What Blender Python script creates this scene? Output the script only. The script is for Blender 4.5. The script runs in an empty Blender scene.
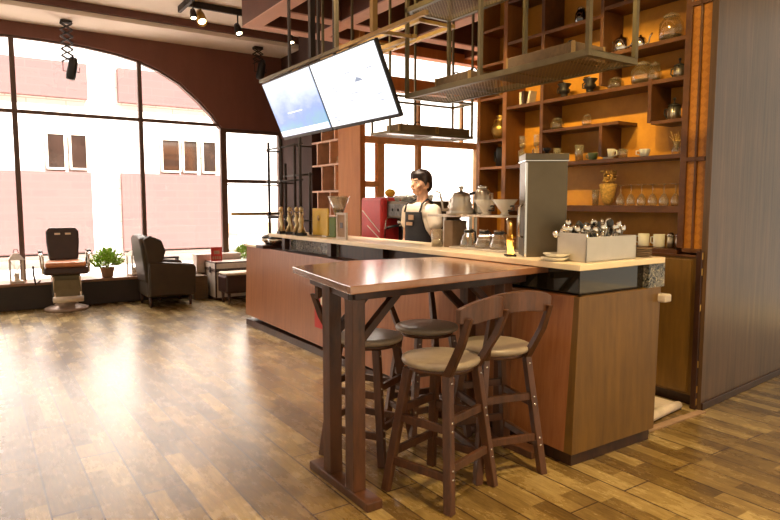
import bpy, bmesh, math, random
from mathutils import Vector, Matrix, Euler
random.seed(7)
scene = bpy.context.scene
COL = scene.collection
PI = math.pi
def lin(c): return tuple(((v/255)/12.92 if v/255 <= .04045 else ((v/255+.055)/1.055)**2.4) for v in c)

# ------------------------------------------------------------------ camera
F_PX = 622.0
pitch = math.atan(57/F_PX)
azim = math.atan(420*math.cos(pitch)/F_PX)
cd = bpy.data.cameras.new('camera'); cam = bpy.data.objects.new('camera', cd); COL.objects.link(cam)
cam.location = (0, 0, 1.45)
cam.rotation_euler = Euler((PI/2 - pitch, 0, -azim), 'XYZ')
cd.sensor_width = 36.0; cd.lens = F_PX/780*36.0; cd.clip_start = .05; cd.clip_end = 200
scene.camera = cam
# ------------------------------------------------------------------ world, sun, large lights, exposure
w = bpy.data.worlds.new('world'); scene.world = w; w.use_nodes = True
bg = w.node_tree.nodes['Background']; bg.inputs[0].default_value = (1.0, .88, .68, 1); bg.inputs[1].default_value = .62
def sun(name, strength, col, rot, angle):
    l = bpy.data.lights.new(name, 'SUN'); l.energy = strength; l.color = col; l.angle = angle
    o = bpy.data.objects.new(name, l); COL.objects.link(o); o.rotation_euler = rot; return o
sun('sun', 14.5, (1, .95, .9), (math.radians(48), 0, math.radians(20)), .02)
def area(name, loc, target, sx, sy, power, col):
    l = bpy.data.lights.new(name, 'AREA'); l.shape = 'RECTANGLE'; l.size = sx; l.size_y = sy; l.energy = power; l.color = col
    o = bpy.data.objects.new(name, l); COL.objects.link(o); o.location = loc
    o.rotation_euler = (Vector(target)-Vector(loc)).to_track_quat('-Z', 'Y').to_euler(); return o
area('sky_panel_street', (2.2, 15.0, 9.0), (2.0, 7.0, 0.0), 11, 5, 2300, (1, .90, .84))  # unseen area panel added above the street in place of open sky
area('sky_panel_kitchen', (6.0, 9.6, 5.6), (4.6, 5.0, 1.0), 3.5, 2.5, 500, (1, .92, .82))  # second added panel, out of view, stands in for sky outside the kitchen
scene.view_settings.view_transform = 'Standard'; scene.view_settings.look = 'None'
scene.view_settings.exposure = 0.6; scene.view_settings.gamma = 1.0; scene.view_settings.use_curve_mapping = False
scene.cycles.use_denoising = True
scene.cycles.max_bounces = 8; scene.cycles.diffuse_bounces = 4; scene.cycles.glossy_bounces = 4
scene.cycles.transparent_max_bounces = 24; scene.cycles.sample_clamp_indirect = 6.0
scene.cycles.caustics_reflective = False; scene.cycles.caustics_refractive = False

# ------------------------------------------------------------------ materials
def base(name):
    m = bpy.data.materials.new(name); m.use_nodes = True
    nt = m.node_tree; return m, nt, nt.nodes['Principled BSDF']
def N(nt, typ, **kw):
    n = nt.nodes.new(typ)
    for k, v in kw.items():
        if k.startswith('i_'):
            key = k[2:]; n.inputs[int(key) if key.isdigit() else key.replace('_', ' ')].default_value = v
        else: setattr(n, k, v)
    return n
def ramp(nt, fac, stops):
    r = nt.nodes.new('ShaderNodeValToRGB'); e = r.color_ramp.elements
    while len(e) < len(stops): e.new(.5)
    for el, (p, c) in zip(e, stops): el.position = p; el.color = (*c, 1)
    nt.links.new(fac, r.inputs[0]); return r.outputs[0]
def coords(nt, scale=(1, 1, 1), rot=(0, 0, 0), kind='Object'):
    t = nt.nodes.new('ShaderNodeTexCoord'); mp = nt.nodes.new('ShaderNodeMapping')
    mp.inputs['Scale'].default_value = scale; mp.inputs['Rotation'].default_value = rot
    nt.links.new(t.outputs[kind], mp.inputs[0]); return mp.outputs[0]
def noise(nt, vec, scale, detail=4, rough=.6):
    n = N(nt, 'ShaderNodeTexNoise'); n.inputs['Scale'].default_value = scale; n.inputs['Detail'].default_value = detail
    n.inputs['Roughness'].default_value = rough; nt.links.new(vec, n.inputs['Vector']); return n.outputs['Fac']
def bump(nt, bsdf, h, strength=.2, dist=.01):
    b = N(nt, 'ShaderNodeBump'); b.inputs['Strength'].default_value = strength; b.inputs['Distance'].default_value = dist
    nt.links.new(h, b.inputs['Height']); nt.links.new(b.outputs[0], bsdf.inputs['Normal'])
def plain(name, rgb, rough=.5, metal=0.0, var=.12, scale=12, bmp=0, spec=.5, coat=0):
    m, nt, b = base(name); c = lin(rgb)
    f = noise(nt, coords(nt), scale)
    col = ramp(nt, f, [(.3, tuple(v*(1-var) for v in c)), (.7, tuple(min(1, v*(1+var)) for v in c))])
    nt.links.new(col, b.inputs['Base Color'])
    b.inputs['Roughness'].default_value = rough; b.inputs['Metallic'].default_value = metal
    b.inputs['Specular IOR Level'].default_value = spec; b.inputs['Coat Weight'].default_value = coat
    if bmp: bump(nt, b, f, bmp)
    return m
def wood(name, dark, light, grain=(30, 30, 2), rough=.4, bmp=.08, coat=0, blotch=.35):
    m, nt, b = base(name)
    f = noise(nt, coords(nt, grain), 1.0, 5, .65); g = noise(nt, coords(nt), 1.7, 3)
    mx = N(nt, 'ShaderNodeMath', operation='MULTIPLY_ADD'); nt.links.new(g, mx.inputs[0]); mx.inputs[1].default_value = blotch
    sc = N(nt, 'ShaderNodeMath', operation='MULTIPLY'); nt.links.new(f, sc.inputs[0]); sc.inputs[1].default_value = 1-blotch
    nt.links.new(sc.outputs[0], mx.inputs[2])
    nt.links.new(ramp(nt, mx.outputs[0], [(.32, lin(dark)), (.68, lin(light))]), b.inputs['Base Color'])
    b.inputs['Roughness'].default_value = rough; b.inputs['Coat Weight'].default_value = coat; b.inputs['Coat Roughness'].default_value = .16; b.inputs['Coat IOR'].default_value = 1.8
    bump(nt, b, f, bmp); return m
def emit(name, rgb, s):
    m, nt, b = base(name); b.inputs['Base Color'].default_value = (0, 0, 0, 1)
    b.inputs['Emission Color'].default_value = (*lin(rgb), 1); b.inputs['Emission Strength'].default_value = s; return m
def glass(name, tint=(255, 255, 255), refl=.08, rough=.02, body=0.0, bodycol=(230, 215, 180)):
    m = bpy.data.materials.new(name); m.use_nodes = True; nt = m.node_tree; nt.nodes.clear()
    out = N(nt, 'ShaderNodeOutputMaterial'); tr = N(nt, 'ShaderNodeBsdfTransparent'); tr.inputs[0].default_value = (*lin(tint), 1)
    gl = N(nt, 'ShaderNodeBsdfGlossy'); gl.inputs['Roughness'].default_value = rough
    lw = N(nt, 'ShaderNodeLayerWeight'); lw.inputs[0].default_value = .25
    mp = N(nt, 'ShaderNodeMapRange'); mp.inputs['To Min'].default_value = refl; mp.inputs['To Max'].default_value = .85
    nt.links.new(lw.outputs['Facing'], mp.inputs['Value'])
    mx = N(nt, 'ShaderNodeMixShader'); nt.links.new(mp.outputs[0], mx.inputs[0]); nt.links.new(tr.outputs[0], mx.inputs[1]); nt.links.new(gl.outputs[0], mx.inputs[2])
    last = mx.outputs[0]
    if body:
        df = N(nt, 'ShaderNodeBsdfDiffuse'); df.inputs[0].default_value = (*lin(bodycol), 1)
        m2 = N(nt, 'ShaderNodeMixShader'); m2.inputs[0].default_value = body
        nt.links.new(last, m2.inputs[1]); nt.links.new(df.outputs[0], m2.inputs[2]); last = m2.outputs[0]
    nt.links.new(last, out.inputs[0]); return m
def floor_mat():
    m, nt, b = base('floor_planks')
    t = nt.nodes.new('ShaderNodeTexCoord'); sp = nt.nodes.new('ShaderNodeSeparateXYZ'); nt.links.new(t.outputs['Object'], sp.inputs[0])
    cb = nt.nodes.new('ShaderNodeCombineXYZ')
    nt.links.new(sp.outputs['Y'], cb.inputs[0]); nt.links.new(sp.outputs['X'], cb.inputs[1])
    def brick(w_, h_, mort, off, shift=(0, 0, 0)):
        mp = nt.nodes.new('ShaderNodeMapping'); mp.inputs['Location'].default_value = shift; nt.links.new(cb.outputs[0], mp.inputs[0])
        k = N(nt, 'ShaderNodeTexBrick'); k.offset = off; k.offset_frequency = 2
        k.inputs['Scale'].default_value = 1; k.inputs['Brick Width'].default_value = w_; k.inputs['Row Height'].default_value = h_
        k.inputs['Mortar Size'].default_value = mort; k.inputs['Mortar Smooth'].default_value = .3; k.inputs['Bias'].default_value = 0
        k.inputs['Color1'].default_value = (0, 0, 0, 1); k.inputs['Color2'].default_value = (1, 1, 1, 1)
        nt.links.new(mp.outputs[0], k.inputs['Vector']); return k
    big = brick(1.32, .2025, .005, .5, (.13, .165, 0))      # the real boards
    small = brick(.44, .10125, .0006, .37, (.2, .165, 0))    # printed blocks inside each board
    hp = coords(nt, (60, 6, 1)); f = noise(nt, hp, 1, 9, .75)
    g = noise(nt, coords(nt, (7, 3.0, 1)), 1, 10, .72)
    def math_(op, a, bb):
        n = N(nt, 'ShaderNodeMath', operation=op)
        for i, v in enumerate((a, bb)):
            if isinstance(v, (int, float)): n.inputs[i].default_value = v
            else: nt.links.new(v, n.inputs[i])
        return n.outputs[0]
    tone = math_('ADD', math_('MULTIPLY', small.outputs['Color'], .26), math_('ADD', math_('MULTIPLY', f, .42), math_('MULTIPLY', g, .42)))
    col = ramp(nt, tone, [(.29, lin((56, 40, 22))), (.45, lin((112, 88, 48))), (.59, lin((150, 124, 74))), (.80, lin((206, 182, 126)))])
    # joints
    mixc = N(nt, 'ShaderNodeMixRGB', blend_type='MIX'); nt.links.new(big.outputs['Fac'], mixc.inputs[0])
    nt.links.new(col, mixc.inputs[1]); mixc.inputs[2].default_value = (*lin((60, 38, 26)), 1)
    nt.links.new(mixc.outputs[0], b.inputs['Base Color'])
    b.inputs['Specular IOR Level'].default_value = .5
    rr = N(nt, 'ShaderNodeMapRange'); rr.inputs['To Min'].default_value = .20; rr.inputs['To Max'].default_value = .34
    nt.links.new(g, rr.inputs['Value']); nt.links.new(rr.outputs[0], b.inputs['Roughness'])
    b.inputs['Coat Weight'].default_value = .42; b.inputs['Coat Roughness'].default_value = .34
    h = math_('SUBTRACT', math_('MULTIPLY', f, .15), big.outputs['Fac']); bump(nt, b, h, .18, .004)
    return m

M = {}
M['floor'] = floor_mat()
M['ceil'] = plain('ceiling_paint', (246, 232, 220), .9, var=.03, scale=2)
M['arch_wall'] = wood('arch_panelling', (104, 60, 46), (124, 76, 60), (3, 3, .6), .6, .02)
M['beam'] = wood('beam_veneer', (84, 46, 34), (108, 62, 46), (3, 3, 3), .55, .03)
M['beam_under'] = plain('beam_underside_paint', (214, 168, 150), .8, var=.04)
M['partition'] = wood('partition_boards', (66, 46, 30), (116, 88, 64), (26, 26, 1.2), .3, .1)
M['dark_wood'] = wood('dark_wood', (40, 22, 14), (78, 46, 30), (18, 18, 3), .4, .08)
M['dark_matte'] = wood('dark_matte_panel', (48, 24, 16), (66, 36, 24), (4, 4, 1), .8, .02)
M['stool_wood'] = wood('stool_wood', (58, 35, 22), (108, 68, 44), (22, 22, 5), .38, .08)
M['table_wood'] = wood('table_wood', (112, 68, 44), (168, 116, 82), (3, 26, 3), .26, .02, 1.0)
M['bar_wood'] = wood('bar_veneer', (138, 84, 50), (172, 114, 72), (40, 40, 1.6), .33, .03)
M['bar_end_wood'] = wood('bar_end_veneer', (92, 64, 24), (128, 92, 36), (24, 24, 2.5), .42, .04)
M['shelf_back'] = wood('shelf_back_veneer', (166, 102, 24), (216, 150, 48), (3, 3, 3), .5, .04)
M['shelf_wood'] = wood('shelf_wood', (72, 40, 18), (110, 66, 30), (12, 6, 12), .42, .05)
M['shelf_side'] = wood('shelf_side_wood', (120, 72, 30), (150, 94, 44), (12, 12, 2), .4, .05)
M['pillar'] = wood('pillar_veneer', (176, 104, 44), (206, 134, 66), (9, 9, 1.2), .65, .03)
M['cubby'] = wood('cubby_board', (96, 52, 30), (130, 76, 46), (5, 5, 4), .55, .03)
M['cubby_edge'] = plain('cubby_edge_paint', (206, 160, 128), .5)
M['frame'] = plain('window_frame_paint', (92, 66, 54), .45)
M['frame_ochre'] = plain('kitchen_frame_paint', (226, 178, 122), .5)
M['sill'] = wood('sill_wood', (120, 84, 62), (160, 120, 92), (2, 20, 20), .3, .03)
M['sill_front'] = plain('sill_front_dark', (50, 36, 26), .5, var=.35, scale=3)
M['slab'] = plain('counter_slab_stone', (246, 226, 192), .3, var=.04, scale=6)
M['iron'] = plain('rack_iron', (108, 96, 70), .45, .6, var=.15)
M['iron_dark'] = plain('dark_iron', (48, 40, 36), .5, .5)
M['gold_iron'] = plain('brassy_iron', (168, 136, 84), .42, .6)
M['steel'] = plain('brushed_steel', (190, 180, 165), .3, .95, var=.06, scale=30)
M['steel_satin'] = plain('satin_steel', (206, 196, 180), .42, .85, var=.05, scale=8)
M['steel_dark'] = plain('dark_steel', (104, 93, 76), .38, .9, var=.08, scale=5)  # base colour darkened to carry a grey-brown reflection
M['chrome'] = plain('chrome', (220, 214, 204), .12, 1, var=.03)
M['brass'] = plain('brass', (190, 150, 80), .28, .95)
M['trophy'] = plain('pale_brass', (206, 184, 140), .3, .8)
M['iron_grey'] = plain('worn_grey_iron', (98, 96, 92), .4, .6, var=.5, scale=18, bmp=.3)
M['base_enamel'] = plain('worn_enamel', (176, 150, 132), .4, .2, var=.2)
M['black'] = plain('black_plastic', (26, 24, 24), .4)
M['leather'] = plain('dark_leather', (58, 36, 30), .38, var=.2, scale=9, bmp=.15)
M['leather_tan'] = plain('tan_leather', (206, 136, 92), .42, var=.15, scale=7, bmp=.1)
M['armchair'] = plain('olive_leather', (58, 44, 26), .5, var=.18, scale=6, bmp=.12)
M['seat'] = wood('seat_top', (142, 126, 110), (182, 168, 150), (8, 8, 8), .35, .05)
M['white'] = plain('white_ceramic', (236, 228, 212), .25, var=.03)
M['white_cloth'] = plain('white_cloth', (232, 214, 192), .8, bmp=.2)
M['white_metal'] = plain('white_painted_metal', (206, 192, 178), .45, var=.12)
M['red'] = plain('red_enamel', (206, 52, 52), .3, var=.08)
M['red_print'] = plain('red_print', (196, 56, 50), .6, var=.05)
M['yellow'] = plain('yellow_print', (226, 186, 66), .5, var=.05)
M['yellow_enamel'] = plain('yellow_enamel', (214, 168, 44), .35)
M['green'] = plain('green_card', (104, 124, 62), .6, var=.1)
M['green_cup'] = plain('green_glaze', (96, 110, 72), .3)
M['leaf'] = plain('leaf', (160, 196, 78), .5, var=.4, scale=30)
M['flower'] = plain('cream_flower', (236, 232, 196), .6)
M['terracotta'] = plain('pale_clay', (170, 138, 110), .8)
M['straw'] = plain('dried_straw', (196, 150, 74), .9, var=.4, scale=60)
M['brown_card'] = plain('brown_card', (120, 96, 70), .7)
M['crate'] = wood('weathered_crate', (76, 58, 36), (110, 86, 56), (4, 30, 30), .7, .1)
M['mesh'] = None
M['skin'] = plain('skin', (232, 180, 146), .5, var=.05)
M['hair'] = plain('dark_hair', (36, 22, 16), .45, var=.3, scale=40, bmp=.3)
M['shirt'] = plain('cream_shirt', (244, 230, 210), .85, var=.05, bmp=.1)
M['apron'] = plain('black_apron', (34, 32, 36), .8, var=.1)
M['trousers'] = plain('dark_trousers', (40, 38, 42), .85)
M['lips'] = plain('lips', (170, 88, 76), .5)
M['glass'] = glass('window_glass', refl=.03)
M['jar'] = glass('jar_glass', (246, 238, 215), .12, .04, .06, (214, 190, 140))
M['clear'] = glass('clear_glass', (250, 246, 236), .14, .03, .10, (240, 225, 195))
M['smoke'] = glass('smoked_glass', (96, 76, 60), .10, .05)
M['dark_glass'] = plain('dark_counter_glass', (42, 34, 22), .08, 0, var=.2, scale=3, coat=.5)
M['lamp'] = emit('lamp_glow', (255, 226, 180), 14)
def mesh_mat():
    m = bpy.data.materials.new('wire_mesh'); m.use_nodes = True; nt = m.node_tree; b = nt.nodes['Principled BSDF']
    b.inputs['Base Color'].default_value = (*lin((150, 124, 80)), 1); b.inputs['Metallic'].default_value = .5; b.inputs['Roughness'].default_value = .5
    out = nt.nodes['Material Output']
    v = coords(nt, (52, 52, 52), (0, 0, PI/4))
    sp = N(nt, 'ShaderNodeSeparateXYZ'); nt.links.new(v, sp.inputs[0]); outs = []
    for ax in 'XY':
        fr = N(nt, 'ShaderNodeMath', operation='FRACT'); nt.links.new(sp.outputs[ax], fr.inputs[0])
        lt = N(nt, 'ShaderNodeMath', operation='LESS_THAN'); nt.links.new(fr.outputs[0], lt.inputs[0]); lt.inputs[1].default_value = .22; outs.append(lt.outputs[0])
    mxm = N(nt, 'ShaderNodeMath', operation='MAXIMUM'); nt.links.new(outs[0], mxm.inputs[0]); nt.links.new(outs[1], mxm.inputs[1])
    tr = N(nt, 'ShaderNodeBsdfTransparent'); mx = N(nt, 'ShaderNodeMixShader')
    nt.links.new(mxm.outputs[0], mx.inputs[0]); nt.links.new(tr.outputs[0], mx.inputs[1]); nt.links.new(b.outputs[0], mx.inputs[2]); nt.links.new(mx.outputs[0], out.inputs[0])
    return m
M['mesh'] = mesh_mat()
def tile_mat(name, c1, c2, mortar, bw, bh, axis='XZ', rough=.8, ms=.012):
    m, nt, b = base(name)
    t = nt.nodes.new('ShaderNodeTexCoord'); sp = N(nt, 'ShaderNodeSeparateXYZ'); nt.links.new(t.outputs['Object'], sp.inputs[0])
    cb = N(nt, 'ShaderNodeCombineXYZ'); nt.links.new(sp.outputs[axis[0]], cb.inputs[0]); nt.links.new(sp.outputs[axis[1]], cb.inputs[1])
    k = N(nt, 'ShaderNodeTexBrick'); k.inputs['Scale'].default_value = 1; k.inputs['Brick Width'].default_value = bw; k.inputs['Row Height'].default_value = bh
    k.inputs['Mortar Size'].default_value = ms; k.inputs['Color1'].default_value = (*lin(c1), 1); k.inputs['Color2'].default_value = (*lin(c2), 1)
    k.inputs['Mortar'].default_value = (*lin(mortar), 1); nt.links.new(cb.outputs[0], k.inputs['Vector']); nt.links.new(k.outputs[0], b.inputs['Base Color'])
    b.inputs['Roughness'].default_value = rough; return m
M['brick_pink'] = tile_mat('pink_brick', (108, 76, 74), (112, 79, 76), (113, 83, 80), .6, .2)
M['facade'] = tile_mat('white_facade', (236, 230, 224), (236, 232, 228), (206, 196, 188), .9, .45)
M['pavement'] = tile_mat('pavement', (226, 216, 204), (216, 206, 196), (190, 180, 170), .6, .6, 'XY')
M['granite'] = plain('black_facade_granite', (120, 104, 96), .3, var=.5, scale=40)
def mosaic():
    m, nt, b = base('patterned_glass'); v = coords(nt, (14, 14, 14))
    vo = N(nt, 'ShaderNodeTexNoise'); vo.inputs['Scale'].default_value = 1.6; vo.inputs['Detail'].default_value = 6; vo.inputs['Distortion'].default_value = 2.5
    nt.links.new(v, vo.inputs['Vector'])
    nt.links.new(ramp(nt, vo.outputs['Fac'], [(.42, lin((44, 46, 48))), (.5, lin((150, 146, 138))), (.56, lin((70, 66, 60))), (.66, lin((190, 180, 160)))]), b.inputs['Base Color'])
    b.inputs['Roughness'].default_value = .15; return m
M['mosaic'] = mosaic()
def lattice():
    m, nt, b = base('lattice_panel'); 
    t = nt.nodes.new('ShaderNodeTexCoord'); mp = N(nt, 'ShaderNodeMapping'); mp.inputs['Rotation'].default_value = (PI/4, 0, 0); mp.inputs['Scale'].default_value = (24, 24, 24)
    nt.links.new(t.outputs['Object'], mp.inputs[0])
    k = N(nt, 'ShaderNodeTexChecker'); k.inputs['Scale'].default_value = 1; nt.links.new(mp.outputs[0], k.inputs[0])
    k.inputs[1].default_value = (*lin((168, 104, 30)), 1); k.inputs[2].default_value = (*lin((184, 118, 40)), 1)
    nt.links.new(k.outputs[0], b.inputs['Base Color']); b.inputs['Roughness'].default_value = .45; bump(nt, b, k.outputs[1], .15, .003); return m
M['lattice'] = lattice()

# ------------------------------------------------------------------ mesh helpers
class MB:
    def __init__(s): s.v = []; s.f = []; s.mi = []; s.sm = []; s.cur = 0
    def add(s, vs, fs, smooth=False, mtx=None):
        o = len(s.v)
        for p in vs:
            p = Vector(p)
            if mtx is not None: p = mtx @ p
            s.v.append(tuple(p))
        for f in fs: s.f.append([i+o for i in f]); s.mi.append(s.cur); s.sm.append(smooth)
        return s
    def box(s, x0, x1, y0, y1, z0, z1, mtx=None):
        vs = [(x0, y0, z0), (x1, y0, z0), (x1, y1, z0), (x0, y1, z0), (x0, y0, z1), (x1, y0, z1), (x1, y1, z1), (x0, y1, z1)]
        return s.add(vs, [(0, 3, 2, 1), (4, 5, 6, 7), (0, 1, 5, 4), (1, 2, 6, 5), (2, 3, 7, 6), (3, 0, 4, 7)], False, mtx)
    def bar(s, p, q, w, h=None, up=(0, 0, 1)):           # square bar between two points
        h = h or w; p = Vector(p); q = Vector(q); d = (q-p).normalized(); u = Vector(up)
        if abs(d.dot(u)) > .98: u = Vector((0, 1, 0))
        r = d.cross(u).normalized(); u = r.cross(d).normalized(); vs = []
        for c in (p, q):
            for a, b in ((-1, -1), (1, -1), (1, 1), (-1, 1)): vs.append(c + r*a*w/2 + u*b*h/2)
        return s.add(vs, [(0, 1, 2, 3), (7, 6, 5, 4), (0, 4, 5, 1), (1, 5, 6, 2), (2, 6, 7, 3), (3, 7, 4, 0)])
    def tube(s, pts, r, seg=8, closed=False, caps=True):
        pts = [Vector(p) for p in pts]; n = len(pts); rs = r if isinstance(r, (list, tuple)) else [r]*n
        vs = []; fs = []; prev = None
        for i, p in enumerate(pts):
            a = pts[(i-1) % n] if (closed or i > 0) else p; b = pts[(i+1) % n] if (closed or i < n-1) else p
            d = (b-a).normalized()
            if prev is None:
                u = Vector((0, 0, 1)) if abs(d.z) < .9 else Vector((1, 0, 0)); x = d.cross(u).normalized()
            else: x = (prev - d*prev.dot(d)).normalized()
            y = d.cross(x); prev = x
            for k in range(seg):
                t = 2*PI*k/seg; vs.append(p + (x*math.cos(t)+y*math.sin(t))*rs[i])
        m = n if closed else n-1
        for i in range(m):
            for k in range(seg):
                a = i*seg+k; b = i*seg+(k+1) % seg; j = (i+1) % n
                fs.append((a, b, j*seg+(k+1) % seg, j*seg+k))
        if caps and not closed: fs.append(tuple(range(seg))[::-1]); fs.append(tuple(range((n-1)*seg, n*seg)))
        return s.add(vs, fs, True)
    def lathe(s, prof, c=(0, 0, 0), seg=20, mtx=None):
        vs = []; fs = []; n = len(prof)
        for r, z in prof:
            for k in range(seg):
                t = 2*PI*k/seg; vs.append((c[0]+max(r, 1e-4)*math.cos(t), c[1]+max(r, 1e-4)*math.sin(t), c[2]+z))
        for i in range(n-1):
            for k in range(seg):
                a = i*seg+k; b = i*seg+(k+1) % seg; fs.append((a, b, b+seg, a+seg))
        if prof[0][0] > 1e-3: fs.append(tuple(range(seg))[::-1])
        if prof[-1][0] > 1e-3: fs.append(tuple(range((n-1)*seg, n*seg)))
        return s.add(vs, fs, True, mtx)
    def prism(s, poly, z0, z1, mtx=None, smooth=False):
        n = len(poly); vs = [(x, y, z0) for x, y in poly]+[(x, y, z1) for x, y in poly]
        fs = [tuple(range(n))[::-1], tuple(range(n, 2*n))]
        for i in range(n): fs.append((i, (i+1) % n, (i+1) % n+n, i+n))
        return s.add(vs, fs, smooth, mtx)
    def ball(s, c, r, seg=14, rings=10, mtx=None):
        r = r if isinstance(r, (tuple, list)) else (r, r, r); vs = []; fs = []
        for i in range(rings+1):
            a = PI*i/rings
            for k in range(seg):
                t = 2*PI*k/seg; vs.append((c[0]+r[0]*math.sin(a)*math.cos(t), c[1]+r[1]*math.sin(a)*math.sin(t), c[2]-r[2]*math.cos(a)))
        for i in range(rings):
            for k in range(seg):
                a = i*seg+k; b = i*seg+(k+1) % seg; fs.append((a, b, b+seg, a+seg))
        return s.add(vs, fs, True, mtx)
    def build(s, name, mats, parent=None, bevel=0, loc=None, rotz=0, weld=True):
        me = bpy.data.meshes.new(name)
        me.from_pydata(s.v, [], s.f)
        for m in (mats if isinstance(mats, list) else [mats]): me.materials.append(m)
        me.polygons.foreach_set('material_index', s.mi); me.polygons.foreach_set('use_smooth', s.sm)
        bm = bmesh.new(); bm.from_mesh(me)
        bmesh.ops.remove_doubles(bm, verts=bm.verts, dist=5e-5) if weld else None
        bmesh.ops.recalc_face_normals(bm, faces=bm.faces); bm.to_mesh(me); bm.free()
        o = bpy.data.objects.new(name, me); COL.objects.link(o)
        if parent: o.parent = parent
        if loc: o.location = loc
        o.rotation_euler.z = rotz
        if bevel:
            b = o.modifiers.new('bevel', 'BEVEL'); b.width = bevel; b.segments = 2; b.limit_method = 'ANGLE'; b.angle_limit = .8
        return o
def tag(o, label, cat, group=None):
    o['label'] = label; o['category'] = cat
    if group: o['group'] = group
    return o
def struct(o): o['kind'] = 'structure'; return o
def thing(name, label, cat, loc=(0, 0, 0), rotz=0, group=None):
    o = bpy.data.objects.new(name, None); COL.objects.link(o); o.location = loc; o.rotation_euler.z = rotz
    o.empty_display_size = .1
    return tag(o, label, cat, group)
def copy_tree(o, loc, rotz=0, label=None, group=None):
    def cp(a, par):
        c = a.copy(); COL.objects.link(c); c.parent = par
        for ch in list(a.children): cp(ch, c)
        return c
    kids = list(o.children); r = o.copy(); COL.objects.link(r); r.location = loc; r.rotation_euler.z = rotz
    for ch in kids: cp(ch, r)
    if label: r['label'] = label
    if group: r['group'] = group
    return r

# ------------------------------------------------------------------ the room
struct(MB().box(-6, 9.5, -5, 10, -.1, 0).build('floor', M['floor']))
struct(MB().box(-6, 4.6, -5, 10.25, 4.05, 4.2).box(4.6, 9.5, -5, 7.15, 4.05, 4.2).build('ceiling', M['ceil']))
YW = 10.0
ARCH = [(-1.7, 2.72), (-1.37, 3.07), (-1.07, 3.33), (-.5, 3.58), (.1, 3.67), (.5, 3.71), (.95, 3.71), (1.49, 3.69), (1.9, 3.64), (2.19, 3.58), (2.5, 3.47), (2.8, 3.31), (3.1, 3.06), (3.3, 2.86), (3.45, 2.66)]
mb = MB()
xs = [p[0] for p in ARCH]
for (x0, z0), (x1, z1) in zip(ARCH, ARCH[1:]):
    vs = [(x0, YW, z0), (x1, YW, z1), (x1, YW+.22, z1), (x0, YW+.22, z0), (x0, YW, 4.05), (x1, YW, 4.05), (x1, YW+.22, 4.05), (x0, YW+.22, 4.05)]
    mb.add(vs, [(0, 3, 2, 1), (4, 5, 6, 7), (0, 1, 5, 4), (1, 2, 6, 5), (2, 3, 7, 6), (3, 0, 4, 7)])
mb.box(-6, -1.7, YW, YW+.22, 0, 4.05); mb.box(3.45, 4.6, YW, YW+.22, 2.66, 4.05)
mb.box(4.5, 4.6, YW, YW+.22, 0, 2.66)
mb.box(-1.7, 4.5, YW, YW+.22, 0, .30)
struct(mb.build('wall_far', M['arch_wall'], weld=True))
# low sill box along the windows
struct(MB().box(-1.7, 4.5, YW-.3, YW+.18, 0, .33).build('trim_1', M['sill_front'], bevel=.01))
struct(MB().box(-1.7, 4.5, YW-.33, YW+.18, .33, .37).build('trim_2', M['sill'], bevel=.006))
# soffit over the windows
struct(MB().box(-6, 4.5, 9.22, YW, 3.89, 4.05).build('trim_3', M['ceil'], bevel=.004))
struct(MB().box(-6, 4.5, 9.16, 9.22, 3.95, 4.05).build('soffit_shade_strip', M['beam'], bevel=.004))  # dark strip puts the shade of the soffit's front face into colour
# arched window: frame and pane
mb = MB()
def arch_z(x):
    for (x0, z0), (x1, z1) in zip(ARCH, ARCH[1:]):
        if x0 <= x <= x1: return z0+(z1-z0)*(x-x0)/(x1-x0)
    return 2.66
for x, wd in ((-1.05, .06), (.57, .065), (2.21, .06), (3.48, .10)):
    mb.box(x-wd/2, x+wd/2, YW+.03, YW+.11, .37, arch_z(x)+.02)
mb.box(-1.7, 3.48, YW+.035, YW+.10, 2.68, 2.73)
for (x0, z0), (x1, z1) in zip(ARCH, ARCH[1:]): mb.bar((x0, YW+.07, z0-.01), (x1, YW+.07, z1-.01), .06, .035)
wf = struct(mb.build('window_1', M['frame'], bevel=.004))
mb = MB(); mb.add([(x, YW+.07, z) for x, z in ARCH]+[(3.45, YW+.07, .37), (-1.7, YW+.07, .37)], [tuple(range(len(ARCH)+2))]); mb.build('pane', M['glass'], wf)
mb = MB()
mb.box(3.52, 4.5, YW+.03, YW+.1, 2.60, 2.66); mb.box(4.44, 4.5, YW+.03, YW+.12, .37, 2.6); mb.box(3.52, 4.44, YW+.03, YW+.1, 1.78, 1.84)
mb.box(3.52, 4.44, YW+.03, YW+.1, .37, .43); mb.box(3.52, 4.44, YW+.04, YW+.09, 1.74, 1.76)
wf = struct(mb.build('window_2', M['frame'], bevel=.004))
MB().add([(3.5, YW+.07, .4), (4.46, YW+.07, .4), (4.46, YW+.07, 2.62), (3.5, YW+.07, 2.62)], [(0, 1, 2, 3)]).build('pane', M['glass'], wf)
MB().tube([(3.56, YW-.02, 1.27), (3.62, YW-.05, 1.27), (4.34, YW-.05, 1.27), (4.40, YW-.02, 1.27)], .028, 10).build('push_bar', M['gold_iron'], wf)

# block with the cubby wall and the wooden pillar
struct(MB().box(4.2, 4.6, 8.3, 8.7, 0, 4.05).box(4.5, 4.6, 7.48, 8.3, 0, 4.05).box(4.5, 4.6, 8.7, 10.0, 0, 4.05).box(4.2, 4.5, 7.48, 8.3, 0, .3).box(4.2, 4.5, 7.48, 8.3, 3.2, 4.05).build('wall_left', M['dark_matte']))
struct(MB().box(4.18, 4.26, 6.9, 7.48, 0, 4.05).build('trim_5', M['pillar'], bevel=.006))
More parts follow.
